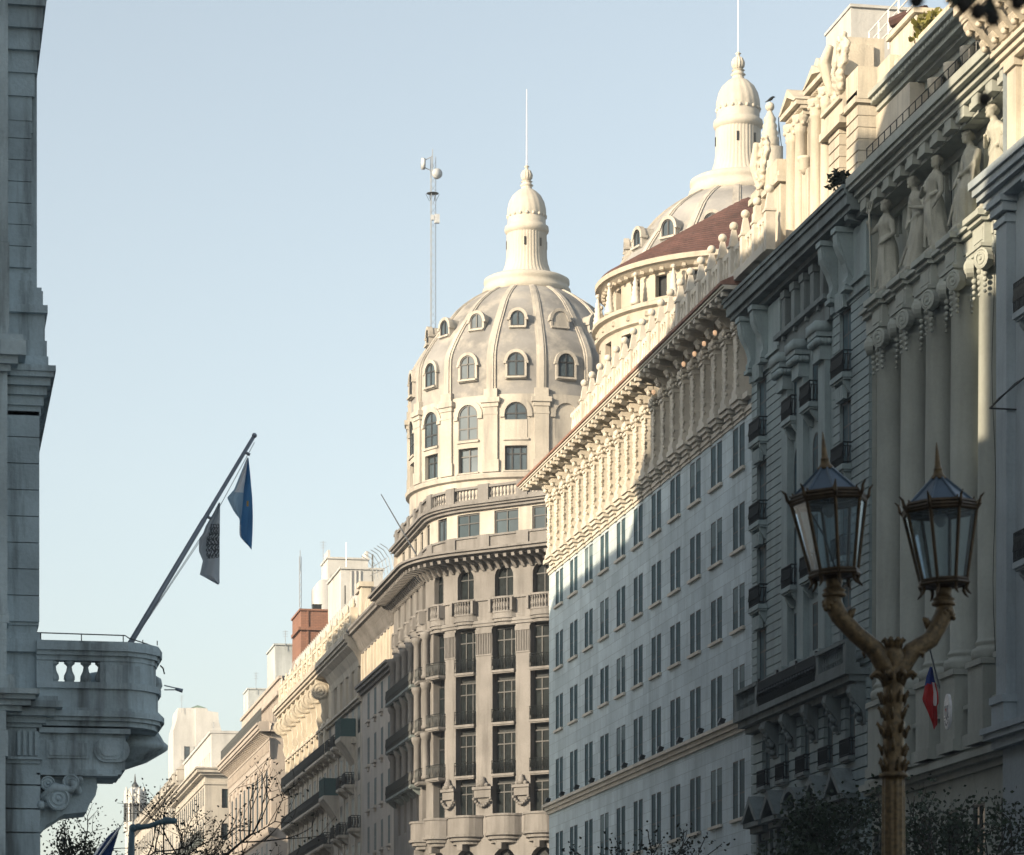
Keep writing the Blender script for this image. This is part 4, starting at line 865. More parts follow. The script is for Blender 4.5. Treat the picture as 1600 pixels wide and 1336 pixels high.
    # set back storey: buff wall, loggia with small columns and green shutters under a second eave
    A = MX(38.2); X2 = 38.2; Y = lambda px: yW(px, X2); Z = lambda py, px: zf(py, fW(px, X2))
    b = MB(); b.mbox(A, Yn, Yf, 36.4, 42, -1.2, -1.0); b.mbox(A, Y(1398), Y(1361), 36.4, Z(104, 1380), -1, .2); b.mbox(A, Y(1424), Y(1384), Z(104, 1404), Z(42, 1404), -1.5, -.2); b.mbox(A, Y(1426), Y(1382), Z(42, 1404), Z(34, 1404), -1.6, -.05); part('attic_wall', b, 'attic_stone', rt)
    for k in range(7):
        y = Y(1418) - k * 1.9
        cb = MB(); cb.smooth = True; cb.lathe(A(y, 36.4, .1), [(.32, 0), (.32, .5), (.24, .6), (.2, 3.0), (.3, 3.1), (.34, 3.4), (.34, 3.5)], 10); part('column', cb, 'attic_stone', rt)
        sbm = MB(); sbm.mbox(A, y - 1.65, y - 1.0, 37.0, 39.6, -.95, -.85); 
        for j in range(16): sbm.mbox(A, y - 1.6, y - 1.05, 37.1 + j * .155, 37.2 + j * .155, -.86, -.8)
        part('shutter', sbm, 'shutter', rt)
        gbm = MB(); gbm.mbox(A, y - 1.0, y - .45, 37.0, 39.6, -.97, -.9); part('window', gbm, 'glass', rt)
    b = MB(); ye = Y(1376)
    b.sweep([(X2, ye - 1.2, -1, 0), (X2, Yn, -1, 0)], steps((39.9, 40.2, .1), (40.2, 40.35, .4), (40.35, 40.6, .7), (40.6, 40.8, .95), (40.8, 41.0, 1.1), back=-1.5))
    y = ye - 1.3
    while y > Yn: b.mbox(A, y - .16, y + .16, 40.62, 40.82, .7, .98); y -= .42
    b.mprism(A, [(1.1, 41.0), (-1.4, 42.4), (-1.4, 41.0)], Yn, ye - 1.2); part('upper_eave', b, 'portico_stone', rt)
    # roof terrace with railing at the top
    f = 125; p = at(1418, 52, f); b = MB(); b.box(p.x, p.x + 8, p.y - 8, p.y + 1, p.z - 3, p.z - .9); b.box(p.x - .2, p.x + 8, p.y - 8, p.y + 1.1, p.z - 1.0, p.z - .75); b.box(p.x + 1.6, p.x + 7, p.y - 6, p.y - .5, p.z - .75, p.z + 4); part('roof_terrace', b, 'attic_stone', rt)
    b = MB()
    q0, q1 = at(1358, 50, 133), at(1402, 0, 128)
    for dz in (0, -.45, -.9): b.tube([q0 + Vector((0, 0, dz)), q1 + Vector((0, 0, dz)), q1 + (q1 - q0) * .6 + Vector((0, 0, dz))], .035, 5)
    for t in (0, .35, .7, 1.05): q = q0 + (q1 - q0) * t; b.tube([q + Vector((0, 0, -1.6)), q], .035, 5)
    part('terrace_railing', b, 'white_paint', rt)
    b = MB(); q = at(1392, 36, 127); b.tube([q, q + Vector((.5, -.5, .15)), q + Vector((1, -1.4, .1))], .22, 7); part('roof_tile_ridge', b, 'roof_tile', rt)
    return p
tp = build_portico()
def tuft(name, label, c, r, n, mat, seed, ls=.16, cat='plant', up=.5):
    rnd = random.Random(seed); b = MB()
    for i in range(n):
        a, e = rnd.uniform(0, 6.28), rnd.uniform(-.3, 1.4); q = r * rnd.uniform(.2, 1); p = Vector(c) + Vector((q * math.cos(a) * math.cos(e), q * math.sin(a) * math.cos(e), q * math.sin(e) * up * 2))
        d = Vector((rnd.uniform(-1, 1), rnd.uniform(-1, 1), rnd.uniform(-.2, 1))).normalized() * ls; s = d.cross(Vector((rnd.uniform(-1, 1), rnd.uniform(-1, 1), .3))).normalized() * ls * .35
        b.poly(p - s, p + d * .5 - s * .3, p + d, p + d * .5 + s * 1.3, p + s)
    return solo(name, b, mat, label, cat)
tuft('potted_plant', 'yellow green plant spilling over the roof terrace edge at top right', (tp.x + .5, tp.y - 1.6, tp.z - .6), .9, 420, 'leaf_yellow', 4, .28)
q = at(1313, 288, 123.6); tuft('wild_plant', 'small weed growing on the corner of the dark cornice beside the portico', q, .55, 160, 'leaf_dark', 5, .22)
for i, (px, py, lab) in enumerate(((1540, 1060, 'thin bare plant in the opening between the two nearest portico pedestals'), (1500, 1110, 'bushy plant behind the parapet right of the red and blue flag'), (1412, 1110, 'small plant in the opening just right of the lamp post'))):
    q = at(px, py, 110 + i * 4); tuft('balcony_plant', lab, q, .55, 60, 'leaf_dark', 20 + i, .2)
# statues
def statue(i, x, y, z, label, lean, arms, extra):
    H = 3.55; k = H / 3.55; N = 28; b = MB(); b.smooth = True
    face = math.pi + .25                                            # looks out over the street
    rnd = random.Random(40 + i); ph = [rnd.uniform(0, 6.28) for _ in range(6)]
    secs = [(0, .50, .42), (.25, .46, .38), (.8, .40, .34), (1.35, .40, .36), (1.75, .42, .36), (1.95, .40, .33), (2.2, .31, .25), (2.4, .33, .27), (2.62, .40, .30), (2.78, .42, .24), (2.9, .30, .19), (2.98, .14, .14), (3.12, .12, .12)]
    ca_, sa_ = math.cos(face), math.sin(face)
    def loc(u, v, zz):                                              # u sideways, v forward
        u += lean * math.sin(zz / H * 3.0) * .30; v += .10 * math.sin(zz * 1.6 + ph[0])
        return Vector((x + v * ca_ - u * sa_, y + v * sa_ + u * ca_, z + zz))
    v = []
    for zz, ru, rv in secs:
        for j in range(N):
            a = 2 * math.pi * j / N; fold = 0
            if zz < 2.1: fold = (.10 * math.sin(a * 5 + ph[1] + zz * .8) + .06 * math.sin(a * 9 + ph[2] - zz * 1.2)) * (1 - zz / 2.6)
            elif zz < 2.75: fold = .05 * math.sin(a * 6 + zz * 3)
            knee = .14 * max(0, 1 - abs(zz - 1.15) / .7) * max(0, math.cos(a - (.5 if lean > 0 else -.5))) if zz < 2 else 0
            v.append(loc(ru * (1 + fold) * math.sin(a), rv * (1 + fold) * math.cos(a) + knee, zz))
    b.add(v, [(q * N + j, q * N + (j + 1) % N, (q + 1) * N + (j + 1) % N, (q + 1) * N + j) for q in range(len(secs) - 1) for j in range(N)] + [list(range(N)), [(len(secs) - 1) * N + j for j in range(N)]])
    hd = loc(0, .08, 3.3); b.ball(hd, .2, 14, (.92, .92, 1.22)); fwd = Vector((ca_, sa_, -.12))
    b.tube([hd + fwd * .17 + Vector((0, 0, .05)), hd + fwd * .235 + Vector((0, 0, -.03)), hd + fwd * .18 + Vector((0, 0, -.05))], [.02, .035, .02], 6); b.ball(hd + fwd * .15 + Vector((0, 0, -.15)), .07, 8)
    for j in range(16): a = 2 * math.pi * j / 16; b.ball(hd + Vector((.2 * math.cos(a) * .9, .2 * math.sin(a) * .9, .1 + .05 * math.sin(3 * a))) - fwd * .05, .075, 6)
    b.ball(hd - fwd * .22 + Vector((0, 0, .02)), .13, 8); b.ball(hd + Vector((0, 0, .2)) - fwd * .03, .13, 8)
    for s, (eu, ev, ez, hu, hv, hz) in zip((-1, 1), arms):
        S = loc(s * .40, 0, 2.68); E = loc(eu, ev, ez); Hn = loc(hu, hv, hz)
        b.tube([S + Vector((0, 0, .05)), S * .6 + E * .4, E, E * .5 + Hn * .5, Hn], [.14, .125, .1, .085, .06], 10); d = (Hn - E).normalized(); b.ball(Hn + d * .06, .075, 8)
        for t in range(5): b.tube([Hn + d * .08, Hn + d * .16 + Vector((.025 * (t - 2), .02 * (t - 2), -.02)), Hn + d * .2 + Vector((.02 * (t - 2), .02 * (t - 2), -.06))], [.024, .02, .014], 5)
    for t in (-1, 0, 1): b.tube([loc(.3 * t - .25, .34, .3), loc(.22 * t - .05, .36, 1.1), loc(.1 * t + .12, .30, 2.0)], [.07, .06, .04], 6)   # falling folds
    b.tube([loc(-.4, .1, 2.0), loc(-.1, .32, 1.85), loc(.25, .30, 2.05), loc(.42, .05, 2.2)], [.06, .09, .09, .05], 7)
    if extra == 'trident':
        a0, a1 = loc(-.55, .5, .05), loc(-.62, .42, 3.3); b.tube([a0, a1], .045, 6)
        for t in (-.16, 0, .16): b.tube([loc(-.62 + t * .6, .42, 3.15), loc(-.62 + t, .42, 3.25), loc(-.62 + t, .42, 3.6)], .04, 5)
    if extra == 'disc': b.ball(loc(.78, .15, 2.0), .36, 16, (1, 1, 1))
    if extra == 'sheaf':
        for t in range(6): b.tube([loc(.5, .2, 1.2), loc(.5 + .05 * t - .12, .25, 2.3)], .05, 5)
    b.smooth = False; b.box(x - .5, x + .5, y - .5, y + .5, z - .01, z + .16)
    o = solo('statue', b, 'statue_stone', label, 'statue', 'statues standing between the columns and the upper cornice')
    m = o.modifiers.new('blend', 'REMESH'); m.mode = 'VOXEL'; m.voxel_size = .04; m.use_smooth_shade = True
AR = [[(-.62, .25, 2.45, -.60, .42, 2.75), (.58, .05, 2.2, .30, .36, 1.95)], [(-.56, .1, 2.15, -.35, .40, 1.75), (.60, .15, 2.2, .2, .42, 2.3)], [(-.55, .2, 2.2, -.1, .42, 2.35), (.60, .05, 2.15, .55, .35, 1.7)], [(-.58, .05, 2.15, -.40, .35, 1.65), (.55, .25, 2.2, .1, .44, 1.9)], [(-.58, .15, 2.2, -.15, .42, 2.4), (.62, .05, 2.2, .72, .2, 1.9)]]
LB = ['stone statue holding a trident, farthest of the row and beside the palace consoles', 'shaded stone statue of a robed woman, second from the palace end', 'shaded stone statue with bent knee, middle one of the five', 'half lit stone statue of a robed woman just left of the sunlit one', 'sunlit stone statue of a robed woman with a round ball at her side']
for i, (x, y, z) in enumerate(SC): statue(i, x, y, z, LB[i], (-1, 1, -1, 1, 1)[i], AR[i], ('trident', '', '', 'sheaf', 'disc')[i])
# ================================================================ nearest building on the right
def build_near():
    W = 35.3; M = MX(W); Yf = yW(1567, W); Yn = 84
    rt = thing('apartment_building', (W, (Yn + Yf) / 2, 0), 'blue grey building cut off by the right picture edge, ornate cornice in sun', 'building')
    st = 'near_stone'
    ops = [(Yf - 4.2 - k * 3.2, Yf - 2.7 - k * 3.2, z, z + 2.9) for k in range(4) for z in (14.6, 18.6, 22.6, 26.6, 9.5)]
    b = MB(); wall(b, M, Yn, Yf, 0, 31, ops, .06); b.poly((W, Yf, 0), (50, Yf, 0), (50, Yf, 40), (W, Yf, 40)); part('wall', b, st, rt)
    for a in ops: window(rt, (W + .045, (a[0] + a[1]) / 2, a[2]), RX, w=a[1] - a[0], h=a[3] - a[2], nv=1, nh=1, fw=.08)
    for k in range(4):
        y = Yf - .75 - k * 3.4
        b = MB(); b.mbox(M, y - .5, y + .5, 14.5, 30.2, -.05, .32); b.mbox(M, y - .6, y + .6, 13.6, 14.5, -.05, .45); b.mbox(M, y - .65, y + .65, 14.3, 14.55, -.05, .52); b.mbox(M, y - .55, y + .55, 29.9, 30.1, -.05, .4); b.mbox(M, y - .62, y + .62, 30.25, 30.55, -.05, .5); b.mbox(M, y - .7, y + .7, 30.55, 30.75, -.05, .6)
        for j in range(9): b.mbox(M, y - .51, y + .51, 15.6 + j * 1.6, 15.63 + j * 1.6, -.05, .325)
        part('pilaster', b, st, rt)
    for k in range(4):
        for z in (18.6, 26.6): balcony(rt, (W, Yf - 3.45 - k * 3.2, z), RX, w=2.0, h=.95, dp=.55, sp=.14, t=.025, slab=.2, sm=st)
    b = MB(); p = [(W + 3, Yf, 0, 1), (W, Yf, -1, 1), (W, Yn, -1, 0)]
    b.sweep(p, steps((30.75, 31.0, .5), (31.0, 31.2, .68), (31.2, 31.45, .8), (31.45, 31.7, .9), back=-.6)); part('cornice', b, st, rt); b = MB(); b.sweep(p, steps((12.9, 13.2, .3), (13.2, 13.4, .5), (13.4, 13.6, .6))); part('base_course', b, st, rt)
    # top storey in sun
    W2 = 35.6; A = MX(W2); s2 = 'attic_stone'; oy = [Yf - 2.35 - k * 2.9 for k in range(5)]
    ops = [(c - .6, c + .6, 33.0, 35.0) for c in oy]
    b = MB(); wall(b, A, Yn, Yf, 31, 36.5, ops, .08); b.poly((W2, Yf, 31), (45, Yf, 31), (45, Yf, 37), (W2, Yf, 37)); part('wall', b, s2, rt)
    for c in oy: window(rt, (W2 + .06, c, 33.0), RX, w=1.2, h=2.0, nv=1, nh=0, fw=.08)
    for k in range(5):
        y = Yf - .55 - k * 2.9; b = MB(); b.mbox(A, y - .42, y + .42, 32.4, 35.1, -.05, .2); b.mbox(A, y - .5, y + .5, 35.1, 35.35, -.05, .3); part('pilaster', b, s2, rt)
    b = MB(); p = [(W2 + 3, Yf, 0, 1), (W2, Yf, -1, 1), (W2, Yn, -1, 0)]
    b.sweep(p, steps((31.6, 32.0, .12), (32.0, 32.25, .25), (32.25, 32.4, .35))); b.sweep(p, steps((35.35, 35.55, .3), (35.55, 35.75, .42), (35.75, 35.9, .55))); part('string_course', b, s2, rt)
    b = MB(); b.sweep(p, steps((35.9, 36.15, .2), (37.2, 37.4, 1.35), (37.4, 37.75, 1.5), (37.75, 37.95, 1.62), (37.95, 38.1, 1.7), back=-2))
    b.smooth = True
    y = Yf + 1.0
    while y > Yn:
        for d, z in ((.45, 36.35), (1.0, 36.85)):
            b.smooth = False; b.mprism(A, [(d - .5, z + .3), (d + .22, z + .3), (d + .26, z + .08), (d + .16, z - .1), (d - .02, z - .12), (d - .12, z - .26), (d - .5, z - .3)], y - .22, y + .22); b.mbox(A, y - .28, y + .28, z + .22, z + .34, d - .5, d + .3); b.smooth = True; b.ball(A(y, z - .14, d + .12), .12, 7)
        y -= .95
    b.smooth = False
    b.mprism(A, [(.2, 36.1), (.4, 36.15), (1.0, 36.75), (1.35, 37.2), (0, 37.2)], Yn, Yf + .9)
    part('top_cornice', b, s2, rt)
    b = MB(); b.box(W2 + 1, 50, Yn, Yf, 36.5, 37.2); part('roof', b, s2, rt)
    b = MB(); q = [Vector(M(*t)) for t in ((Yf - 1.5, 24.6, .1), (Yf - 1.3, 23.8, .9), (Yf - 2.3, 23.9, .95), (Yf - 2.4, 24.6, .1))]
    b.tube(q + [q[0]], .03, 5); b.tube([q[1], q[1] + Vector((.9, 0, 0))], .03, 5); part('wire_bracket', b, 'iron', rt)
build_near()
# ================================================================ near corner building on the left with its stone balcony
def build_left():
    f0 = 60.0; Y0 = 60.4; SX = f0 * CA / F
    X = lambda px: SX * (px - XV); Z = lambda py: zf(py, f0)
    rt = thing('corner_block', (0, 64, 0), 'shaded grey stone building at the left picture edge with a stone corner balcony', 'building')
    st = 'left_stone'
    b = MB(); D = 69
    pro = [(1500, 1250, 60, 0), (1250, 1165, 62, 0), (990, 640, 58, 0), (560, 490, 69, .05), (440, 215, 47, 0), (215, 60, 50, .0)]
    b.box(-14, X(57), Y0, D, 0, Z(60)); b.box(-14, X(60), Y0 - .04, D, Z(980), Z(640)); b.box(-14, X(48), Y0 - .02, D, Z(440), 44.0); b.box(-14, X(44), Y0 + 1, 71.5, 0, 44.0)
    py = 1336 + 40
    while py > 1140: b.box(X(7), X(62), Y0 - .10, Y0 + .02, Z(py), Z(py - 34.5)); py -= 37
    py = 975
    while py > 650: b.box(X(9), X(60.5), Y0 - .10, Y0, Z(py), Z(py - 39.5)); py -= 41
    py = 425
    while py > 70: b.box(X(9), X(48), Y0 - .08, Y0, Z(py), Z(py - 32.3)); py -= 33.5
    part('wall', b, st, rt)
    def mould(name, lst):
        b = MB()
        for a, c, px, d in lst: b.box(-14, X(px), Y0 - d, D + .1, Z(a), Z(c))
        return part(name, b, st, rt)
    mould('cornice', [(655, 640, 63, .1), (640, 625, 67, .16), (625, 612, 72, .25), (612, 600, 77, .36), (600, 592, 82, .46), (592, 583, 85, .5), (583, 566, 74, .3), (566, 540, 72, .2), (540, 498, 69, .15), (498, 486, 73, .28), (486, 462, 66, .16), (462, 456, 64, .12), (456, 446, 56, .12), (446, 434, 52, .08)])
    mould('top_cornice', [(215, 197, 50, .04), (197, 160, 49, .1), (160, 125, 53, .15), (125, 92, 57, .2), (92, 60, 61, .3), (60, 28, 65, .4), (28, 0, 69, .5), (0, -40, 73, .6), (-40, -120, 78, .7)])
    mould('balcony_pilaster_capital', [(1022, 1002, 64, .12), (1002, 992, 62, .06)])
    # nearer pier at the very edge
    b = MB(); E = lambda px: X(px); y = Y0 - .7
    for a, c, px in ((1500, 1190, 6), (1190, 1150, 10), (1150, 1120, 7), (1065, 985, 8), (985, 972, 12), (972, 600, 9), (545, 400, 12), (400, 0, 10), (0, -120, 12)): b.box(-14, E(px), y, Y0, Z(a), Z(c) - .004)
    for a, c, px, d in ((1120, 1112, 32, 0), (1112, 1103, 45, .1), (1103, 1096, 52, .2), (1096, 1088, 58, .3), (1088, 1065, 20, .05), (600, 590, 14, .1), (590, 578, 25, .2), (578, 556, 37, .3), (556, 545, 33, .2)): b.box(-14, E(px), y - d, Y0 + .1, Z(a), Z(c))
    part('edge_pilaster', b, st, rt)
    b = MB()
    for a, c, px, d in ((1196, 1190, 62, .14), (1190, 1186, 65, .2), (1186, 1140, 60, .12), (1140, 1134, 64, .2), (1134, 1124, 70, .3), (1124, 1112, 84, .46), (1112, 1102, 95, .6), (1102, 1094, 88, .5)): b.box(X(5), X(px), Y0 - d, Y0 + .5, Z(a), Z(c))
    for i in range(4): b.box(X(26 + i * 9), X(31 + i * 9), Y0 - .18, Y0 - .1, Z(1184), Z(1146))
    part('pilaster_capital', b, st, rt)
    # balcony
    def plan(o): return [(X(56), Y0 - .1 - o), (X(200), Y0 - .1 - o), (X(224) + o * .5, Y0 + .06 - o * .7), (X(243) + o, Y0 + .38 - o * .3), (X(250) + o, Y0 + .8), (X(250) + o, Y0 + 2.6), (X(56), Y0 + 2.6)]
    def slab(b, o, z0, z1):
        p = plan(o); n = len(p); b.add([(*q, z0) for q in p] + [(*q, z1) for q in p], [list(range(n)), list(range(2 * n - 1, n - 1, -1))] + [(i, (i + 1) % n, n + (i + 1) % n, n + i) for i in range(n)])
    def shell(b, o, z0, z1, t=.22, i0=0, i1=6):
        p, q = plan(o), plan(o - t)
        for i in range(i0, i1 - 1):
            v = [(*p[i], z0), (*p[i + 1], z0), (*q[i + 1], z0), (*q[i], z0), (*p[i], z1), (*p[i + 1], z1), (*q[i + 1], z1), (*q[i], z1)]
            b.add(v, [(0, 1, 2, 3), (4, 5, 6, 7), (0, 1, 5, 4), (1, 2, 6, 5), (2, 3, 7, 6), (3, 0, 4, 7)])
    b = MB()
    for o, a, c in ((.10, 1078, 1068), (.04, 1108, 1078), (.10, 1113, 1108), (.16, 1122, 1113), (.10, 1128, 1122), (.03, 1136, 1128)): slab(b, o, Z(a), Z(c))
    for o, a, c in ((.02, 1034, 1026), (.07, 1026, 1019), (.12, 1019, 1008), (.09, 1008, 1004)): shell(b, o, Z(a), Z(c), .3)
    shell(b, 0, Z(1078), Z(1034), .22, 1, 6)
    b.box(X(56), X(82), Y0 - .1, Y0 + .15, Z(1078), Z(1034)); b.box(X(156), X(200), Y0 - .1, Y0 + .14, Z(1078), Z(1034)); b.box(X(164), X(192), Y0 - .13, Y0 - .1, Z(1072), Z(1040)); b.box(X(206), X(220), Y0 - .02, Y0, Z(1072), Z(1040))
    bal = part('balcony', b, st, rt)
    for px in (83, 108, 134, 157):
        bb = MB(); bb.smooth = True; H = Z(1034) - Z(1078); c = (X(px), Y0 + .02, Z(1078)); bb.lathe(c, [(.11, 0), (.11, .07 * H), (.065, .1 * H), (.05, .16 * H), (.075, .24 * H), (.105, .36 * H), (.1, .48 * H), (.06, .64 * H), (.045, .8 * H), (.07, .86 * H), (.1, .9 * H), (.1, H)], 16)
        inst('baluster', bb.mesh('baluster', [st]), bal)
    b = MB(); c = (X(200), Y0 + 1.9, 0); b.smooth = True
    b.lathe(c, [(.1, Z(1186)), (.5, Z(1174)), (.84, Z(1157)), (.9, Z(1153)), (.91, Z(1147)), (.84, Z(1142)), (.80, Z(1136)), (.70, Z(1122)), (.66, Z(1108)), (.70, Z(1096)), (.64, Z(1084)), (.66, Z(1072)), (.74, Z(1060)), (.80, Z(1050)), (.78, Z(1040)), (.66, Z(1034)), (.3, Z(1030))], 24)
    b.smooth = False; b.box(X(60), X(200), Y0 + .5, Y0 + 2.7, Z(1180), Z(1130)); part('rounded_bay', b, st, rt)
    b = MB(); b.box(X(56), X(196), Y0 - .02, Y0 + 1.6, Z(1203), Z(1147)); b.box(X(56), X(204), Y0 - .12, Y0 + 1.7, Z(1147), Z(1139)); b.box(X(56), X(190), Y0 - .06, Y0 + 1.6, Z(1210), Z(1203)); b.box(X(56), X(184), Y0 - .1, Y0 + 1.5, Z(1213), Z(1210))
    b.box(X(72), X(140), Y0 - .05, Y0 - .02, Z(1186), Z(1158)); b.box(X(76), X(136), Y0 - .07, Y0 - .05, Z(1182), Z(1162))
    Q = MF(Y0 - .02); b.smooth = False
    def stad(px0, px1, py0, py1, d0, d1):
        r = (py1 - py0) / 2; pts = []
        for k in range(13): a = -math.pi / 2 + math.pi * k / 12; pts.append((X(px1 - r + r * math.cos(a)), Z((py0 + py1) / 2 + r * math.sin(a))))
        for k in range(13): a = math.pi / 2 + math.pi * k / 12; pts.append((X(px0 + r + r * math.cos(a)), Z((py0 + py1) / 2 + r * math.sin(a))))
        b.mplate(Q, pts, d0, d1)
    stad(146, 203, 1153, 1191, -.6, .06); stad(151, 192, 1157, 1187, .06, .085); stad(156, 186, 1162, 1182, .085, .11)
    part('corbel', b, st, rt)
    b = MB(); prof = [(X(56), Z(1213)), (X(150), Z(1213)), (X(153), Z(1228)), (X(150), Z(1242)), (X(143), Z(1250)), (X(138), Z(1262)), (X(136), Z(1268)), (X(100), Z(1272)), (X(72), Z(1290)), (X(56), Z(1310))]
    b.mplate(MF(Y0), prof, -1.3, -.12)
    scroll_disc(b, (X(90), Y0 - .1, Z(1250)), .22, .1, (0, -1, 0), 20); scroll_disc(b, (X(110), Y0 - .05, Z(1224)), .16, .08, (0, -1, 0), 18); scroll_disc(b, (X(74), Y0 - .02, Z(1226)), .14, .08, (0, -1, 0), 18)
    b.smooth = True; rnd = random.Random(2)
    for i in range(46):
        t = i / 45; px = 62 + 62 * t; b.ball((X(px), Y0 - .02 + rnd.uniform(-.08, .1), Z(1228 + 26 * (1 - t) + rnd.uniform(-12, 10))), rnd.uniform(.05, .1), 7)
    b.tube([(X(64), Y0 - .1, Z(1248)), (X(84), Y0 - .16, Z(1232)), (X(110), Y0 - .12, Z(1236)), (X(124), Y0 - .05, Z(1218))], [.05, .09, .08, .04], 8)
    part('carved_bracket', b, st, rt)
    b = MB(); P = lambda px, py, dy=0: (X(px), Y0 + dy, Z(py))
    b.tube([P(57, 991), P(196, 992), P(203, 995, .1), P(232, 998, .5), P(249, 999, .9), P(250, 1006, 1)], .012, 5)
    for px, y0 in ((63, 991), (127, 991.5), (193, 992), (224, 998), (247, 999)): b.tube([P(px, y0), P(px, 1006)], .01, 5)
    part('handrail', b, 'iron', rt)
    b = MB(); b.tube([P(266, 1056, 1.2), P(290, 1061, 1.2)], .012, 5); b.tube([P(266, 1063, 1.2), P(290, 1062.5, 1.2)], .012, 5); b.smooth = True; b.tube([P(284, 1061, 1.2), P(296, 1064, 1.2)], [.03, .04], 8); part('spotlight_arm', b, 'steel_blue', rt)
    b = MB(); b.tube([P(258, 1028, .9), P(263, 1031, 1), P(265, 1040, 1.0)], .015, 6); part('pipe', b, 'iron', rt)
build_left()
# flagpole and its two flags
F1 = 61.0
b = MB(); b.smooth = True; a, c = at(203, 1006, F1), at(396, 683, F1)
b.tube([a - (c - a) * .06, a, a + (c - a) * .6, a + (c - a) * .601, c], [.055, .055, .048, .042, .036], 10); b.ball(c + (c - a) * .008, .05, 10)
d = (c - a).normalized()
for t in (.62, .93): q = a + (c - a) * t; b.tube([q + Vector((.02, 0, -.02)), q + Vector((.1, 0, -.06))], .03, 6)
b.smooth = False
for s, t0, t1 in ((.10, .10, .60), (.13, .08, .58)): b.tube([a + (c - a) * t0 + Vector((s * .3, 0, -.02)), a + (c - a) * t1 + Vector((s, 0, -.08))], .006, 4)
b.tube([a + (c - a) * .58 + Vector((.12, 0, -.08)), c + Vector((.02, 0, -.1))], .006, 4)
solo('flagpole', b, 'steel_blue', 'slanting grey metal flagpole rising from the stone balcony on the left', 'flagpole')
def flag(label, rows, mats, pick, sx=3.711, o=(180, 660), ncol=10, nrow=34, seed=1, f=F1, cat='flag', amp=.07):
    b = MB(); b.smooth = True; ys = [r[0] for r in rows]; v = []; rnd = random.Random(seed); p1, p2 = rnd.uniform(0, 6), rnd.uniform(0, 6)
    for i in range(nrow + 1):
        y = ys[0] + (ys[-1] - ys[0]) * i / nrow
        k = max(j for j in range(len(rows) - 1) if ys[j] <= y + 1e-6); t = (y - ys[k]) / (ys[k + 1] - ys[k])
        e = [rows[k][m] + (rows[k + 1][m] - rows[k][m]) * t for m in range(1, len(rows[0]))]
        for j in range(ncol + 1):
            s = j / ncol * (len(e) - 1); q = min(int(s), len(e) - 2); x = e[q] + (e[q + 1] - e[q]) * (s - q)
            yy = y + 10 * math.sin(j / ncol * 3.1 + p2) * (i / nrow) * .6
            v.append(at(o[0] + x / sx, o[1] + yy / sx, f + amp * math.sin(j / ncol * 9 + i / nrow * 4 + p1) + .05 * math.sin(i / nrow * 11 + p2)))
    for i in range(nrow):
        for j in range(ncol):
            b.mi = pick(i / nrow, j / ncol, rnd); n = ncol + 1; w_ = [v[i * n + j], v[i * n + j + 1], v[(i + 1) * n + j + 1], v[(i + 1) * n + j]]; b.add(w_, [(0, 1, 2, 3)])
    return solo('flag', b, mats, label, cat)
flag('light blue and white striped flag hanging near the tip of the slanting pole', [(205, 764, 769, 773), (300, 726, 758, 783), (390, 690, 745, 791), (440, 648, 742, 795), (520, 688, 735, 798), (565, 722, 730, 798), (620, 720, 728, 797), (665, 721, 730, 795), (700, 750, 760, 793), (732, 784, 787, 791)], ['cloth_blue', 'cloth_white', 'cloth_gold', 'cloth_sky'],
     lambda i, j, r: (0 if j >= .5 else (1 if i < .36 and j > .06 else (3 if i < .72 else 1))) if not (.46 < i < .52 and .66 < j < .8) else 2)
flag('white flag with a dark emblem hanging lower on the slanting pole', [(465, 600, 605, 609), (520, 572, 590, 608), (600, 525, 560, 607), (645, 508, 555, 607), (672, 487, 545, 606), (745, 485, 540, 606), (800, 508, 545, 606), (880, 490, 535, 605), (900, 528, 560, 605), (935, 590, 600, 606)], ['cloth_pale', 'cloth_grey'],
     lambda i, j, r: 1 if .26 < i < .68 and .36 < j < .97 and (math.sin(i * 95 + 4 * math.sin(j * 21)) + math.sin(j * 38 + 3 * math.sin(i * 60)) + r.uniform(-.5, .5) > -.55) else 0, ncol=44, nrow=130, seed=4)
flag('red, white and blue flag hanging beside the lamp post in front of the grey portico', [(1042, 1453, 1455, 1457), (1060, 1447, 1455, 1460), (1080, 1444, 1456, 1466), (1095, 1441, 1455, 1467), (1100, 1442, 1457, 1464), (1118, 1450, 1458, 1465), (1126, 1453, 1458, 1465), (1134, 1456, 1458, 1460)], ['cloth_red', 'cloth_navy', 'cloth_white'],
     lambda i, j, r: 1 if i < .3 - .1 * j else (2 if .55 < j < .82 and i < .62 else 0), sx=1, o=(0, 0), ncol=8, nrow=24, f=106, amp=.12)
b = MB(); a, c = at(1468, 1075, 109.5), at(1450, 1003, 105); b.tube([a, c], .03, 6); solo('flagpole', b, 'steel_blue', 'thin flagpole of the red flag fixed to a portico pedestal', 'flagpole')
def plaque():
    c = at(1478, 1112, 107.5); b = MB(); n = 20; Q = lambda u, z, d: (c.x + .12 - d, c.y + u, c.z + z)
    b.mplate(Q, [(.3 * math.cos(2 * math.pi * i / n), .6 * math.sin(2 * math.pi * i / n)) for i in range(n)], 0, .1)
    b.mi = 1; b.mplate(Q, [(-.18, .2), (.18, .2), (.18, -.1), (0, -.28), (-.18, -.1)], .1, .12); b.mi = 2; b.mplate(Q, [(-.05, .1), (.05, .1), (0, 0)], .12, .13)
    b.mi = 1
    for i in range(9): a = math.pi * (1.15 + .7 * i / 8); b.mbox(Q, .22 * math.cos(a) - .03, .22 * math.cos(a) + .03, .45 * math.sin(a) - .03, .45 * math.sin(a) + .03, .1, .115)
    solo('emblem_plaque', b, ['plaque_grey', 'steel_blue', 'cloth_red'], 'oval pale plaque with an emblem on the portico just right of the red flag', 'sign')
plaque()
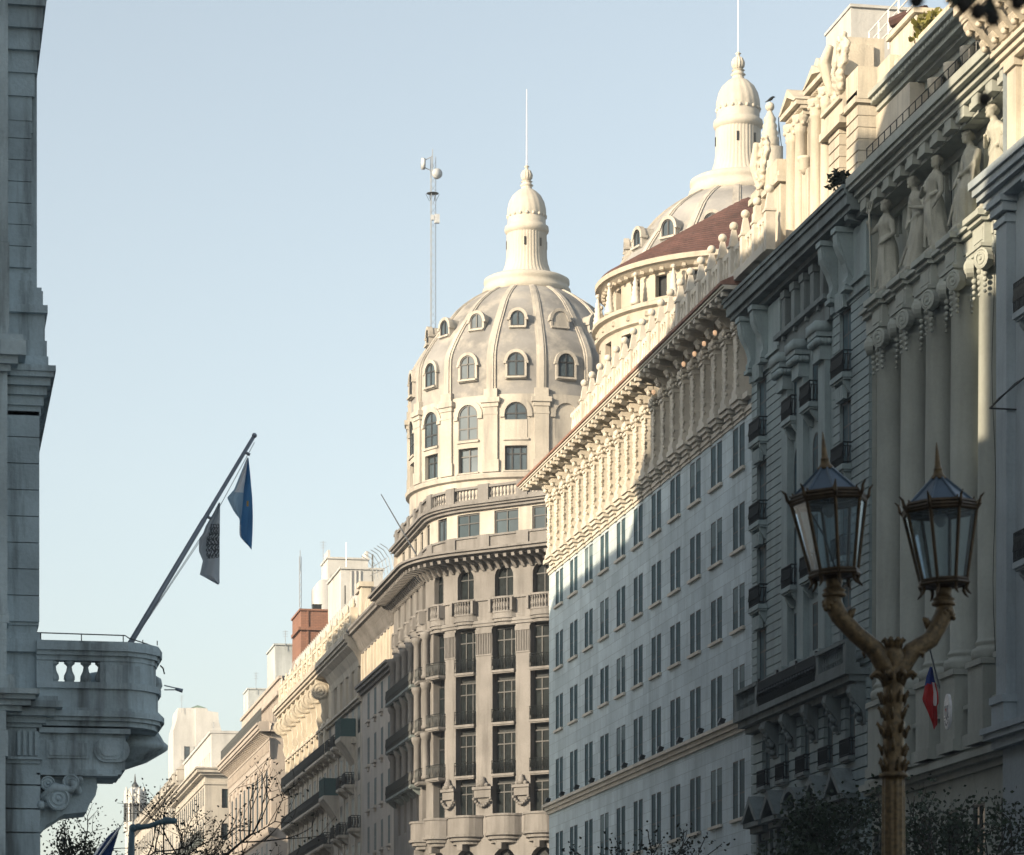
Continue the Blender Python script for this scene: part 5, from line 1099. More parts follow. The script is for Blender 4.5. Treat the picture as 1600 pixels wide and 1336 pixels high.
# ================================================================ twin street lamp in front
def build_lamp():
    f = 26.0; k = f / F
    base = at(1396, 1703 + ZC / k, f); base.z = 0
    rt = thing('street_lamp', base, 'bronze twin armed street lamp with two tall glass lanterns in front of the palace', 'street lamp')
    o = Vector((base.x, base.y, 0)); ZZ = lambda py: zf(py, f)
    rt_v = Vector((CA, -SA, 0)); fw = Vector((SA, CA, 0))
    L = lambda px, py, d=0: o + rt_v * ((px - 1396) * k) + fw * d + Vector((0, 0, ZZ(py)))
    b = MB(); b.smooth = True
    b.lathe(o, [(.32, 0), (.32, .3), (.24, .45), (.22, .9), (.13, 1.1), (.108, 1.3), (.092, ZZ(1230)), (.09, ZZ(1215))], 96, mod=lambda a, z: 1 + (.05 * math.cos(a * 12) if z > 1.2 else 0))
    b.lathe(o, [(.09, ZZ(1216)), (.12, ZZ(1214)), (.118, ZZ(1209)), (.09, ZZ(1207)), (.086, ZZ(1180)), (.09, ZZ(1140)), (.095, ZZ(1130)), (.085, ZZ(1125)), (.083, ZZ(1095)), (.092, ZZ(1090)), (.085, ZZ(1084)), (.085, ZZ(1066)), (.105, ZZ(1058)), (.08, ZZ(1052)), (.085, ZZ(1040)), (.1, ZZ(1025)), (.075, ZZ(1015)), (.04, ZZ(1008))], 40)
    rnd = random.Random(3)
    for py, n, r, s in ((1198, 8, .088, .016), (1170, 7, .086, .018), (1142, 9, .095, .016), (1112, 7, .084, .018), (1090, 9, .09, .016)):
        for i in range(n):
            a = 2 * math.pi * i / n + rnd.uniform(-.2, .2); p = o + Vector((r * math.cos(a), r * math.sin(a), ZZ(py) + rnd.uniform(-.03, .03)))
            b.ball(p, s * rnd.uniform(.4, .75), 7, (1, 1, 2.2))
            b.tube([p + Vector((0, 0, -.05)), p + Vector((.018 * math.cos(a), .018 * math.sin(a), .01)), p + Vector((.04 * math.cos(a), .04 * math.sin(a), .045)), p + Vector((.045 * math.cos(a), .045 * math.sin(a), .02))], [.014, .016, .011, .005], 6)
    part('post', b, 'bronze', rt)
    b = MB(); b.smooth = True
    for i in range(8):                                              # leaf collar below and crown leaves above the fork
        a = 2 * math.pi * i / 8 + .2; u = Vector((math.cos(a), math.sin(a), 0)); z = Vector((0, 0, 1))
        c = o + z * ZZ(1062); b.tube([c + u * .08, c + u * .11 + z * .035, c + u * .16 + z * .05, c + u * .185 + z * .03, c + u * .175 + z * .01], [.03, .03, .026, .02, .012], 7)
        c = o + z * ZZ(1016); b.tube([c + u * .04, c + u * .055 + z * .06, c + u * .085 + z * .085, c + u * .1 + z * .07], [.03, .028, .02, .01], 7)
    for s in (-1, 1):
        b.tube([L(1396 + s * 20, 1050), L(1396 + s * 30, 1028), L(1396 + s * 38, 1018), L(1396 + s * 47, 1021), L(1396 + s * 45, 1028)], [.03, .034, .03, .02, .01], 7)
    part('leaf_collar', b, 'bronze', rt)
    for s, cx, top, bot, tilt, dp, ys in ((-1, 1301, 898, 946, 4.7, -.12, 0), (1, 1477.5, 905, 955, 2.9, .12, 7)):
        b = MB(); b.smooth = True
        ap = [L(1396 + s * 2, 1068), L(1396 + s * 12, 1042, dp * .1), L(1396 + s * 30, 1016, dp * .3), (L(1396 + s * 60, 993 + ys * .6, dp * .65)), L(cx - s * 8, 966 + ys, dp), L(cx + s * 3, 945 + ys, dp), L(cx, 925 + ys, dp)]
        b.tube(ap, [.085, .082, .078, .072, .074, .078, .066], 14)
        b.lathe(L(cx, 938 + ys, dp), [(.06, 0), (.095, .012), (.1, .03), (.085, .04), (.085, .055), (.095, .06), (.08, .075), (.062, .085), (.068, .15), (.1, .19), (.12, .21)], 24)
        for i in range(9):
            t = .25 + .5 * i / 8; q = ap[3] * (1 - (i / 8)) + ap[4] * (i / 8); b.ball(q + Vector((0, -.03, .05 * math.sin(i * 2.1))), .03, 7)
        for i in range(16): a = 2 * math.pi * i / 16; q = L(cx + s * 3, 950 + ys, dp); b.ball(q + Vector((.062 * math.cos(a), .062 * math.sin(a), .03 * math.sin(a * 3))), .026, 7)
        b.tube([L(cx - s * 22, 972 + ys, dp), L(cx - s * 28, 958 + ys, dp), L(cx - s * 33, 955 + ys, dp)], [.035, .028, .012], 7)
        part('arm', b, 'bronze', rt)
        # lantern
        c0 = L(cx, top, dp); tl = Matrix.Rotation(R(tilt), 4, Vector((-fw.x, -fw.y, 0)))
        T = lambda p: c0 + (tl @ Vector(p))
        ph = (math.pi / 8 if s > 0 else 0) - AL - math.pi / 2 + (0 if s > 0 else .08)
        oc = lambda r, z, i: T((r * math.cos(ph + i * math.pi / 4), r * math.sin(ph + i * math.pi / 4), z))
        H = .565; b = MB()
        lr = lambda t: .193 + (.305 - .193) * t
        for i in range(8):
            b.tube([oc(lr(0), 0, i), oc(lr(1), H, i)], .0155, 6); b.tube([oc(lr(0), 0, i), oc(lr(0), 0, i + 1)], .02, 6); b.tube([oc(lr(0) + .01, -.025, i), oc(lr(0) + .01, -.025, i + 1)], .017, 6)
            for z, r, t in ((H, .305, .02), (H + .025, .31, .016), (H + .055, .285, .022)): b.tube([oc(r, z, i), oc(r, z, i + 1)], t, 6)
            b.poly(oc(.305, H, i), oc(.305, H, i + 1), oc(.27, H + .07, i + 1), oc(.27, H + .07, i)); b.poly(oc(.193, -.03, i), oc(.193, -.03, i + 1), oc(.02, -.07, i + 1), oc(.02, -.07, i))
            b.tube([oc(.3, H, i), oc(.335, H + .04, i), oc(.345, H + .09, i), oc(.375, H + .12, i)], [.02, .016, .012, .005], 6)
            b.tube([oc(.2, -.02, i), oc(.185, -.07, i), oc(.2, -.10, i), oc(.225, -.125, i)], [.018, .016, .012, .005], 6)
            b.tube([oc(.275, H + .06, i), oc(.29, H + .095, i)], [.014, .006], 5)
        ln = part('lantern', b, 'bronze_dark', rt)
        gb = MB()
        for i in range(8): gb.poly(oc(lr(.03), .02, i), oc(lr(.03), .02, i + 1), oc(lr(.98), H - .01, i + 1), oc(lr(.98), H - .01, i))
        inst('glass', gb.mesh('glass', ['lantern_glass']), ln)
        rb = MB()
        for i in range(8): rb.poly(oc(.272, H + .07, i), oc(.272, H + .07, i + 1), oc(.06, H + .27, i + 1), oc(.06, H + .27, i)); rb.tube([oc(.274, H + .07, i), oc(.06, H + .272, i)], .012, 6)
        inst('roof', rb.mesh('lantern_roof', ['roof_blue']), ln)
        fb = MB(); fb.smooth = True; n = 14
        pr = [(.05, H + .265), (.07, H + .27), (.066, H + .285), (.044, H + .31), (.034, H + .345), (.04, H + .35), (.034, H + .356), (.028, H + .37), (.014, H + .5), (.003, H + .575)]
        v = [T((r * math.cos(2 * math.pi * i / n), r * math.sin(2 * math.pi * i / n), z)) for r, z in pr for i in range(n)]
        fb.add(v, [(j * n + i, j * n + (i + 1) % n, (j + 1) * n + (i + 1) % n, (j + 1) * n + i) for j in range(len(pr) - 1) for i in range(n)]); inst('finial', fb.mesh('finial', ['bronze']), ln)
        bb = MB(); bb.smooth = True; bb.tube([T((0, 0, H + .2)), T((0, 0, H - .02))], .012, 6); bb.mi = 1; bb.tube([T((0, 0, H - .02)), T((0, 0, H - .06)), T((0, 0, H - .12))], [.05, .06, .02], 10)
        if s < 0: bb.mi = 0; bb.tube([T((-.16, .05, H - .03)), T((-.05, .0, H * .5)), T((.015, 0, .02))], .008, 5)
        inst('bulb_holder', bb.mesh('bulb_holder', ['iron', 'frame_pale']), ln)
build_lamp()
# ================================================================ facades farther down the street
def facade(rt, W, Yn, Yf, top, cols, rows, w, mat, arch=(), depth=.03, base=0, gm='glass_dark', nv=1):
    M = MX(W); ops = [(c - w / 2, c + w / 2, z, z + h, k in arch) for c in cols for k, (z, h) in enumerate(rows)]
    b = MB(); wall(b, M, Yn, Yf, base, top, ops, depth); b.poly((W, Yn, 0), (W + 14, Yn, 0), (W + 14, Yn, top), (W, Yn, top)); b.poly((W, Yf, 0), (W + 14, Yf, 0), (W + 14, Yf, top), (W, Yf, top)); b.poly((W, Yn, top), (W + 14, Yn, top), (W + 14, Yf, top), (W, Yf, top))
    part('wall', b, mat, rt)
    for o in ops: window(rt, (W + depth - .015, (o[0] + o[1]) / 2, o[2]), RX, w=w, h=o[3] - o[2], arch=bool(o[4]), nv=nv, nh=1, fw=.07, gm=gm, fd=.03)
    return M
def build_plain():
    W = 36.3; Yn, Yf = 242.05, yW(566, W)
    rt = thing('narrow_building', (W, (Yn + Yf) / 2, 0), 'smooth pale narrow facade with few windows, beside the domed corner building', 'building')
    cols = [yW(p, W) for p in (576, 586.5, 597, 608)]
    M = facade(rt, W, Yn, Yf, 38.6, cols, [(31.5, 2.2), (27.9, 2.2), (24.3, 2.2), (20.7, 2.2), (17.1, 2.2)], 1.1, 'plain_stone', gm='glass_teal')
    b = MB()
    for c in cols:
        for z in (31.5, 27.9, 24.3, 20.7, 17.1): b.mbox(M, c - .75, c + .75, z - .22, z - .01, -.05, .24); b.mbox(M, c - .3, c + .3, z - .5, z - .22, -.05, .16)
    part('sill_row', b, 'plain_stone', rt)
    b = MB(); b.sweep(PX(W, Yf, Yn), steps((33.9, 34.15, .25), (34.15, 34.4, .5), (34.4, 34.6, .65))); b.sweep(PX(W, Yf + .3, Yn), [(-.4, 37.3), (.08, 37.3), (.16, 37.8), (.42, 38.4), (.9, 38.75), (1.15, 38.8), (1.15, 39.0), (1.3, 39.1), (1.3, 39.3), (-.4, 39.5)])
    y = Yn
    while y < Yf: b.mprism(M, [(.1, 37.4), (.2, 37.9), (.5, 38.45), (.95, 38.78), (.9, 38.6), (.55, 38.2), (.3, 37.6)], y, y + .12); y += .5
    part('cornice', b, 'corner_stone', rt)
    b = MB(); y = Yn + .4
    while y < Yf - .5:
        b.mbox(M, y, y + .35, 34.6, 37.2, -.05, .2); b.mbox(M, y + .5, y + 1.25, 34.8, 37.0, -.05, .05); b.mbox(M, y + .62, y + 1.1, 35.0, 36.8, .05, .09); b.mbox(M, y + .8, y + .92, 35.1, 36.7, .09, .16); y += 1.75
    part('frieze', b, 'attic_stone', rt)
    b = MB(); b.sweep(PX(W - .3, Yf - 3, Yn), steps((39.5, 40.1, -.1), (40.1, 40.3, .1))); b.box(W + .4, W + 6, Yn, Yf - 2, 39.4, 41.5)
    y = Yn + .5
    while y < Yf - 3: b.mprism(MX(W - .2), [(-.2, 40.3), (.15, 40.3), (.0, 41.3), (-.2, 41.5)], y, y + .5); y += 1.4
    b.box(W - .3, W + .5, Yf - 1.6, Yf - .4, 39.3, 42.6); b.box(W - .5, W + .7, Yf - 1.8, Yf - .2, 42.6, 43.0); part('parapet', b, 'attic_stone', rt)
    return rt
build_plain()
def build_ornate():
    W = 36.3; Yn, Yf = yW(566, W) + .05, yW(452, W)
    rt = thing('ornate_building', (W, (Yn + Yf) / 2, 0), 'ornate facade with rows of dark iron balconies and big scroll consoles under a carved parapet', 'building')
    n = 14; sp = (Yf - Yn) / n; cols = [Yn + sp * (i + .5) for i in range(n)]
    M = facade(rt, W, Yn, Yf, 38.6, cols, [(31.1, 2.5), (27.2, 2.7), (23.3, 2.7), (19.4, 2.7), (15.5, 2.7)], 1.35, 'ornate_stone')
    cut = Yn + sp * 5
    for i, c in enumerate(cols):
        for z in (31.0, 27.1, 23.2, 19.3):
            if i == 0 and z > 25: continue
            if i < 5 and (i + int(z)) % 3 == 0 and z < 31: continue
            balcony(rt, (W, c, z), RX, w=sp - .25 if i > 4 else 1.9, h=1.0, dp=.85, sp=.2, t=.03, slab=.22, sm='ornate_stone')
        b = MB(); u = c + sp / 2
        for z in (15.5, 19.6, 23.5, 27.4): b.mbox(M, u - .28, u + .28, z, z + 3.3, -.05, .1)
        b.mbox(M, u - .4, u + .4, 30.4, 30.8, -.05, .4); part('pilaster', b, 'ornate_stone', rt)
        # scroll consoles of the far half
        if c > cut:
            b = MB(); b.mprism(M, [(0, 38.0), (1.1, 38.0), (1.2, 37.4), (1.0, 36.5), (.6, 35.9), (.5, 35.2), (.6, 34.8), (.35, 34.1), (0, 33.7)], u - .3, u + .3)
            for sgn in (-1, 1): scroll_disc(b, M(u + sgn * .3, 37.0, .75), .75, .12, (0, sgn, 0), 18)
            b.mbox(M, u - .35, u + .35, 31, 33.8, -.05, .35); part('console', b, 'attic_stone', rt)
            b = MB(); b.mbox(M, c - .8, c + .8, 33.9, 34.3, 0, .3); b.mbox(M, c - .6, c + .6, 34.3, 37, 0, .05); b.smooth = True
            for j in range(10): b.ball(M(c - .6 + .13 * j, 33.75 + .2 * math.sin(j), .25), .17, 6)
            part('carved_panel', b, 'attic_stone', rt)
        else:
            for du in (-.7, 0, .7): b = MB(); b.mbox(M, c + du - .2, c + du + .2, 33.9, 36.4, 0, .26); part('pilaster', b, 'ornate_stone', rt)
    b = MB(); b.sweep(PX(W, Yf, Yn), steps((33.5, 33.7, .25), (33.7, 33.9, .45))); b.sweep(PX(W, Yf + 1, Yn), steps((38.0, 38.25, 1.2), (38.25, 38.5, 1.4), (38.5, 38.95, 1.55), (38.95, 39.1, 1.2), back=-.5))
    b.mprism(M, [(0, 36.4), (.25, 36.4), (.35, 36.9), (.75, 37.6), (1.2, 38.0), (0, 38.0)], Yn, cut - .3); part('cornice', b, 'ornate_stone', rt)
    b = MB(); b.mbox(M, Yn, Yf, 39.0, 39.5, .5, .95); b.mbox(M, Yn, Yf, 39.5, 40.6, .55, .75); b.mbox(M, Yn, Yf, 40.6, 40.85, .45, .95); rnd = random.Random(7); b.smooth = True
    for i in range(420):
        u = Yn + (Yf - Yn) * i / 419; b.ball(M(u, 39.9 + rnd.uniform(-.4, .9), .8), rnd.uniform(.08, .22), 5)
    b.smooth = False
    for c in [Yn + sp * i for i in range(n + 1)]: b.mbox(M, c - .35, c + .35, 39.0, 41.1, .4, 1.0); b.smooth = True; b.lathe(M(c, 41.1, .7), [(.1, 0), (.18, .12), (.2, .3), (.1, .45), (.15, .52), (.02, .75)], 8); b.smooth = False
    part('parapet', b, 'attic_stone', rt)
    b = MB(); b.box(W + .3, W + .4, Yn + 4, Yf - 2, 40, 43.2); 
    for i in range(40): y = Yn + 4 + i * 1.2; b.box(W + .22, W + .3, y, y + .08, 40, 43.3)
    part('terrace_screen', b, 'pale_render', rt)
    b = MB(); b.box(W - .1, W + 2, Yn + .2, Yn + 2.2, 38.6, 42.5); b.box(W - .3, W + 2.2, Yn, Yn + 2.4, 42.5, 42.9); part('parapet_pier', b, 'plain_stone', rt)
    # enclosed bay of the near half
    for z in (31.0, 27.1):
        c = cols[1] if z > 30 else cols[4]
        b = MB(); b.mprism(M, [(0, z), (1.3, z), (1.3, z - .3), (.8, z - .9), (.3, z - 1.7), (0, z - 2.2)], c - 1.7, c + 1.7); part('bay_base', b, 'ornate_stone', rt)
        gb = MB()
        for j in range(12): gb.mbox(M, c - 1.65 + j * .3, c - 1.6 + j * .3, z, z + 1.5, 1.22, 1.27)
        gb.mbox(M, c - 1.7, c + 1.7, z + 1.5, z + 1.58, 1.2, 1.3); gb.mbox(M, c - 1.68, c + 1.68, z, z + 1.1, 1.2, 1.24); gb.mbox(M, c + 1.6, c + 1.68, z, z + 1.5, 0, 1.24); gb.mbox(M, c - 1.68, c - 1.6, z, z + 1.5, 0, 1.24); part('bay_screen', gb, 'shutter', rt)
build_ornate()
def build_pink():
    W = 36.3; Yn = (fW(424, W) - W * SA) / CA; Yf = (fW(360, W) - W * SA) / CA
    rt = thing('pink_building', (W, Yn + 15, 0), 'pinkish building with a deep bracketed cornice and a set back attic behind a railing', 'building')
    n = 9; sp = (Yf - Yn - 2) / n; cols = [Yn + 2 + sp * (i + .5) for i in range(n)]
    M = facade(rt, W, Yn, Yf, 38.4, cols, [(29.2, 5.6), (24.6, 2.6), (20.5, 2.6)], 1.6, 'pink_stone')
    s = .70711; P = lambda u, z, d: (W + s * u + s * d, Yn + s * u - s * d, z)     # side street face
    b = MB(); wall(b, P, 0, 14, 0, 38.4, [], 0); b.mbox(P, 0, 14, 33.6, 33.8, -.1, .1); b.mbox(P, .05, 14, 36.2, 36.4, -.1, .15); b.mbox(P, .0, 14, 27.8, 28.2, -.1, .3); part('side_wall', b, 'pink_stone', rt)
    for i in range(n + 1): b = MB(); u = Yn + 2 + sp * i; b.mbox(M, u - .5, u + .5, 28.6, 35.3, -.05, .1); b.mbox(M, u - .6, u + .6, 35.0, 35.6, -.05, .16); part('pilaster', b, 'pink_stone', rt)
    path = [(W + 9, Yn + 9, s, -s), (W, Yn, -1.0, -.414 * -1 * -1), (W, Yf, -1, 0)]
    path = [(W + 9, Yn + 9, s, -s), (W, Yn, -1.0, -2.414 + 0), (W, Yf, -1, 0)]
    path[1] = (W, Yn, -1.0, -2.414)
    b = MB()
    mz = lambda k: [(W + 9, Yn + 9, s, -s), (W, Yn, -1, -2.414), (W, Yf, -1, 0)]
    b.sweep(mz(0), steps((35.6, 35.8, .1), (35.8, 36.0, .18), (37.3, 37.5, .22), (37.5, 37.7, .3))); b.sweep([(W, Yn - .9, -1, 0), (W, Yf, -1, 0)], steps((38.3, 38.5, 1.3), (38.5, 38.9, 1.45), (38.9, 39.15, 1.6), (39.15, 39.3, 1.3), back=-.6)); b.sweep([(W + 9, Yn + 9, s, -s), (W - .6, Yn - .6, s, -s)], steps((38.3, 38.5, .5), (38.5, 38.9, .6), (38.9, 39.15, .7), (39.15, 39.28, .5), back=-.6))
    u = Yn + .3
    while u < Yf: b.mbox(M, u, u + .45, 36.4, 37.3, -.05, .35); b.mprism(M, [(0, 37.7), (.3, 37.7), (1.25, 38.3), (0, 38.3)], u, u + .45); u += 1.3
    part('cornice', b, 'pink_stone', rt)
    b = MB(); b.sweep(mz(0), [(-.6, 27.8), (.3, 27.8), (.45, 28.1), (.5, 28.5), (-.6, 28.6)]); b.sweep(mz(0), steps((24, 24.2, .3))); part('string_course', b, 'pink_stone', rt)
    b = MB(); A = MX(W + 1.0); P2 = lambda u, z, d: (W + 1 + s * u + s * d, Yn + .6 + s * u - s * d, z)
    wall(b, A, Yn + .6, Yf - 3, 38.4, 44.2, [(Yn + 2 + i * 2.6, Yn + 3.2 + i * 2.6, 39.6, 42.0) for i in range(12)], .25); wall(b, P2, 0, 12, 38.4, 44.2, [], 0); b.mbox(P2, 0, 12, 42.2, 42.6, -.2, .35); b.mbox(A, Yn + .3, Yf - 3, 42.2, 42.6, -.2, .4); b.mbox(A, Yn + .5, Yf - 3, 43.9, 44.2, -.2, .2); b.mbox(P2, 0, 12, 43.9, 44.2, -.2, .2)
    wall(b, MX(W + 1.3), Yn + .6, Yf - 3, 38.4, 44, [], 0)
    u = Yn + 1.2
    while u < Yf - 3: b.mbox(A, u - .15, u + .15, 39, 42.2, -.1, .15); u += 1.3
    part('attic', b, 'pink_stone', rt)
    b = MB(); Q = MX(W - 1.1)
    for z in (40.7, 40.1): b.tube([Q(Yn - .5, z, 0), Q(Yf, z, 0)], .035, 4); b.tube([P(-.3, z, .5), P(9, z, .5)], .035, 4)
    u = Yn - .5
    while u < Yf: b.tube([Q(u, 39.2, 0), Q(u, 40.75, 0)], .03, 4); u += .33
    for j in range(24): b.tube([P(-.3 + j * .4, 39.2, .5), P(-.3 + j * .4, 40.75, .5)], .03, 4)
    part('railing', b, 'iron', rt)
build_pink()
def build_far():
    f = 385; c = at(320, 1210, f); rt = thing('distant_house', (c.x, c.y, 0), 'sunlit cream house with a bent eave and white attic, beyond the pink building', 'building')
    Fm = MF(c.y)
    zt = c.z; wn = []
    b = MB(); x1 = c.x + 5; ops = [(at(347, 0, f).x, at(357, 0, f).x, zf(1262, f), zf(1232, f)), (at(347, 0, f).x, at(357, 0, f).x, zf(1312, f), zf(1286, f)), (at(347, 0, f).x, at(357, 0, f).x, zf(1360, f), zf(1332, f))]
    wall(b, Fm, c.x, x1, 0, zt, ops, .35); M = MX(c.x); fo = [(c.y + 1.5 + i * 3, c.y + 2.7 + i * 3, z, z + 2.2) for i in range(14) for z in (36, 32.2, 28.4, 24.6)]
    wall(b, M, c.y, c.y + 46, 0, zt, fo, .03); b.poly((c.x, c.y, zt), (x1, c.y, zt), (x1, c.y + 46, zt), (c.x, c.y + 46, zt)); part('wall', b, 'dome_stone', rt)
    for o in ops: window(rt, ((o[0] + o[1]) / 2, c.y + .33, o[2]), 0, w=o[1] - o[0], h=o[3] - o[2], nv=1, nh=1, fw=.08)
    for o in fo: window(rt, (c.x + .015, (o[0] + o[1]) / 2, o[2]), RX, w=1.2, h=2.2, nv=1, nh=1, fw=.08, fd=.03, gm='glass_dark')
    b = MB(); p = [(x1, c.y, 0, -1), (c.x, c.y, -1, -1), (c.x, c.y + 46, -1, 0)]; b.sweep(p, steps((zt - .1, zt + .2, .6), (zt + .2, zt + .6, 1.0), (zt + .6, zt + .8, 1.2), back=-.5)); b.sweep(p, steps((zt - 1.2, zt - .9, .15))); part('eave', b, 'dome_stone', rt)
    for z in (32, 28.2, 24.4):
        for i in range(14): balcony(rt, (c.x, c.y + 2.1 + i * 3, z), RX, w=2.2, h=1, dp=.7, sp=.25, t=.035, slab=.2, sm='pavilion_dark', br=False)
    b = MB(); A = MX(c.x + .9); zt2 = zf(1148, f + 3); wall(b, A, c.y + 1, c.y + 40, zt, zt2, [(c.y + 3 + i * 2.4, c.y + 3.9 + i * 2.4, zt + 1.2, zt + 3.0) for i in range(14)], .3)
    b.poly((c.x + .9, c.y + 1, zt), (x1, c.y + 1, zt), (x1, c.y + 1, zt2), (c.x + .9, c.y + 1, zt2)); wall(b, MX(c.x + 1.3), c.y + 1, c.y + 40, zt, zt2, [], 0); b.mbox(A, c.y + .9, c.y + 40, zt2, zt2 + .3, -4, .2); part('attic', b, 'pale_render', rt)
    # slab tower
    f = 470; a, c = at(271, 1105, f), at(346, 1112, f); rt = thing('tower_block', ((a.x + c.x) / 2, a.y, 0), 'pale slab tower with one small window and a green cap, rising behind the low roofs', 'tower')
    y = a.y; k = f / F; zz = lambda py: zf(py, f); x = lambda px: at(px, 0, f).x
    b = MB(); Fm = MF(y); pr = [(x(270), 0), (x(306), 0), (x(306), zz(1105)), (x(278), zz(1106)), (x(277), zz(1122)), (x(272), zz(1138)), (x(271), zz(1160))]
    wo = (x(288), x(297), zz(1186), zz(1166))
    b.mplate(Fm, pr, -9, -.06); wall(b, Fm, x(271), x(306), 0, zz(1140), [wo], .05); b.mplate(Fm, [(x(306), 0), (x(347), 0), (x(347), zz(1140)), (x(343), zz(1126)), (x(342), zz(1112)), (x(326), zz(1110)), (x(324), zz(1106)), (x(306), zz(1105))], -9, .25)
    b.box(x(282), x(303), y - .12, y + .1, zz(1190), zz(1189)); b.box(x(282), x(288), y - .1, y, zz(1188), zz(1165)); b.box(x(297), x(303), y - .1, y, zz(1188), zz(1165)); part('wall', b, 'pale_render', rt)
    window(rt, ((wo[0] + wo[1]) / 2, y + .02, wo[2]), 0, w=wo[1] - wo[0], h=wo[3] - wo[2], nv=0, nh=2, fw=.08, gm='glass_sky')
    b = MB(); p = (x(311), y + 1.5, zz(1099)); q = [(x(299), y, zz(1105)), (x(323), y, zz(1105)), (x(323), y + 3, zz(1105)), (x(299), y + 3, zz(1105))]
    for i in range(4): b.poly(q[i], q[(i + 1) % 4], p)
    b.box(x(301), x(321), y + .2, y + 2.8, zz(1112), zz(1105)); part('roof_cap', b, 'roof_green', rt)
    # long low sunlit block with dormers, far spire
    W = 35.4; Yn, Yf = 428, 520; rt = thing('distant_terrace', (W, 470, 0), 'far sunlit row of houses with roof dormers, left of the slab tower', 'building')
    cols = [Yn + 2 + i * 3.4 for i in range(26)]; M = facade(rt, W, Yn, Yf, 42.6, cols, [(38.5, 2.2), (34.5, 2.4), (30.5, 2.4), (26.5, 2.4)], 1.3, 'dome_stone')
    b = MB(); b.sweep(PX(W, Yf, Yn), steps((42.4, 42.7, .6), (42.7, 43.1, .9)))
    for c in cols[::2]: b.mbox(M, c - .7, c + .7, 43.1, 44.6, -1.5, .3); b.mprism(M, [(.4, 44.6), (-1.5, 44.6), (-.5, 45.4)], c - .8, c + .8)
    part('cornice', b, 'dome_stone', rt)
    f = 600; c = at(211, 1300, f); rt = thing('church_tower', (c.x, c.y, 0), 'hazy far tower with a dark pointed spire above the bare tree', 'tower')
    b = MB(); r = 15.5 * f / F; zz = lambda py: zf(py, f)
    b.lathe((c.x, c.y, 0), [(r, 0), (r, zz(1246)), (r * 1.12, zz(1245)), (r * 1.12, zz(1242)), (r * .9, zz(1240)), (r * .85, zz(1236)), (r * .6, zz(1232)), (r * .25, zz(1230))], 8)
    for i in range(8): a = (i + .5) * math.pi / 4; p = (c.x + r * .95 * math.cos(a), c.y + r * .95 * math.sin(a)); b.tube([(*p, zz(1300)), (*p, zz(1240)), (*p, zz(1230))], [.45, .45, .05], 6)
    part('wall', b, 'pale_render', rt)
    b = MB(); b.lathe((c.x, c.y, 0), [(r * .4, zz(1232)), (r * .3, zz(1226)), (r * .12, zz(1222)), (.05, zz(1209))], 8); part('spire', b, 'iron', rt)
    b = MB()
    for i in range(8): a = i * math.pi / 4 + math.pi / 8; q = r * .93; p = (c.x + q * math.cos(a), c.y + q * math.sin(a)); b.box(p[0] - .45, p[0] + .45, p[1] - .45, p[1] + .45, zz(1285), zz(1256))
    part('belfry_opening', b, 'room_dark', rt)

build_far()
# rooftop volumes
def roofbox(name, label, px0, px1, py, f, mat, dep, base, extra=None):
    a, c = at(px0, py, f), at(px1, py, f); b = MB(); b.box(a.x, c.x, a.y, a.y + dep, base, a.z); b.box(a.x - .15, c.x + .15, a.y - .15, a.y + dep, a.z, a.z + .18)
    if extra: extra(b, a, c)
    return solo(name, b, mat, label, 'roof structure'), a, c
def ex(b, a, c): b.box(a.x - .25, c.x, a.y - .25, a.y + 6, a.z - 1.9, a.z - 1.6); b.box(a.x + .6, a.x + .75, a.y - .12, a.y, a.z - 9, a.z); b.box(a.x + 2.6, a.x + 2.7, a.y - .1, a.y, a.z - 9, a.z)
o, a, c = roofbox('brick_penthouse', 'red brick rooftop block with a black tank on it', 470, 527, 954, 311, 'brick_red', 7, 38, ex)
b = MB(); q = at(489, 950, 312.5); b.box(q.x, q.x + .85, q.y, q.y + .8, a.z + .18, a.z + .8); b.box(q.x - .04, q.x + .89, q.y - .04, q.y + .84, a.z + .8, a.z + .86); solo('water_tank', b, 'iron', 'small black tank standing on the red brick rooftop block', 'tank')
roofbox('grey_penthouse', 'grey rendered rooftop block left of the red brick one', 430, 462, 1008, 352, 'grey_render', 8, 36)
roofbox('blue_penthouse', 'small blue grey rooftop block above the pink building railing', 388, 425, 1077, 420, 'grey_render', 6, 36)
def ex2(b, a, c):
    b.box(a.x, a.x + .25, a.y - .1, a.y + 3, a.z, a.z + .9); b.box(c.x - .25, c.x, a.y - .1, a.y + 3, a.z, a.z + .9)
    b.box(a.x + .1, a.x + .3, a.y - .04, a.y, a.z - 3.4, a.z - 1.6)
roofbox('white_penthouse', 'white rooftop block with raised end walls and a thin mast behind the brick one', 512, 577, 873, 335, 'pale_render', 5, 38, ex2)
def ex3(b, a, c):
    for i in range(4): b.box(a.x - .02, a.x + .02, a.y + .8 + i * .9, a.y + 1.3 + i * .9, a.z - 3, a.z - 1.3)
    for i in range(3): b.tube([(a.x + .9 + .4 * i, a.y - .1, a.z - 6), (a.x + .9 + .4 * i, a.y - .1, a.z - .1)], .05, 5)
roofbox('lower_penthouse', 'weathered pale rooftop block with pipes, in front of the white one', 533, 600, 889, 285, 'pale_render', 9, 38, ex3)
b = MB(); q = at(494, 905, 333); b.smooth = True; M = MF(q.y); pts = [(q.x, 38)] + [(q.x + .8 - .8 * math.cos(t * math.pi / 16), q.z - .8 + .8 * math.sin(t * math.pi / 16)) for t in range(9)] + [(q.x + 2, q.z), (q.x + 2, 38)]; b.mplate(M, pts, -4, 0); solo('rounded_penthouse', b, 'pale_render', 'round shouldered pale rooftop block beside the white one', 'roof structure')
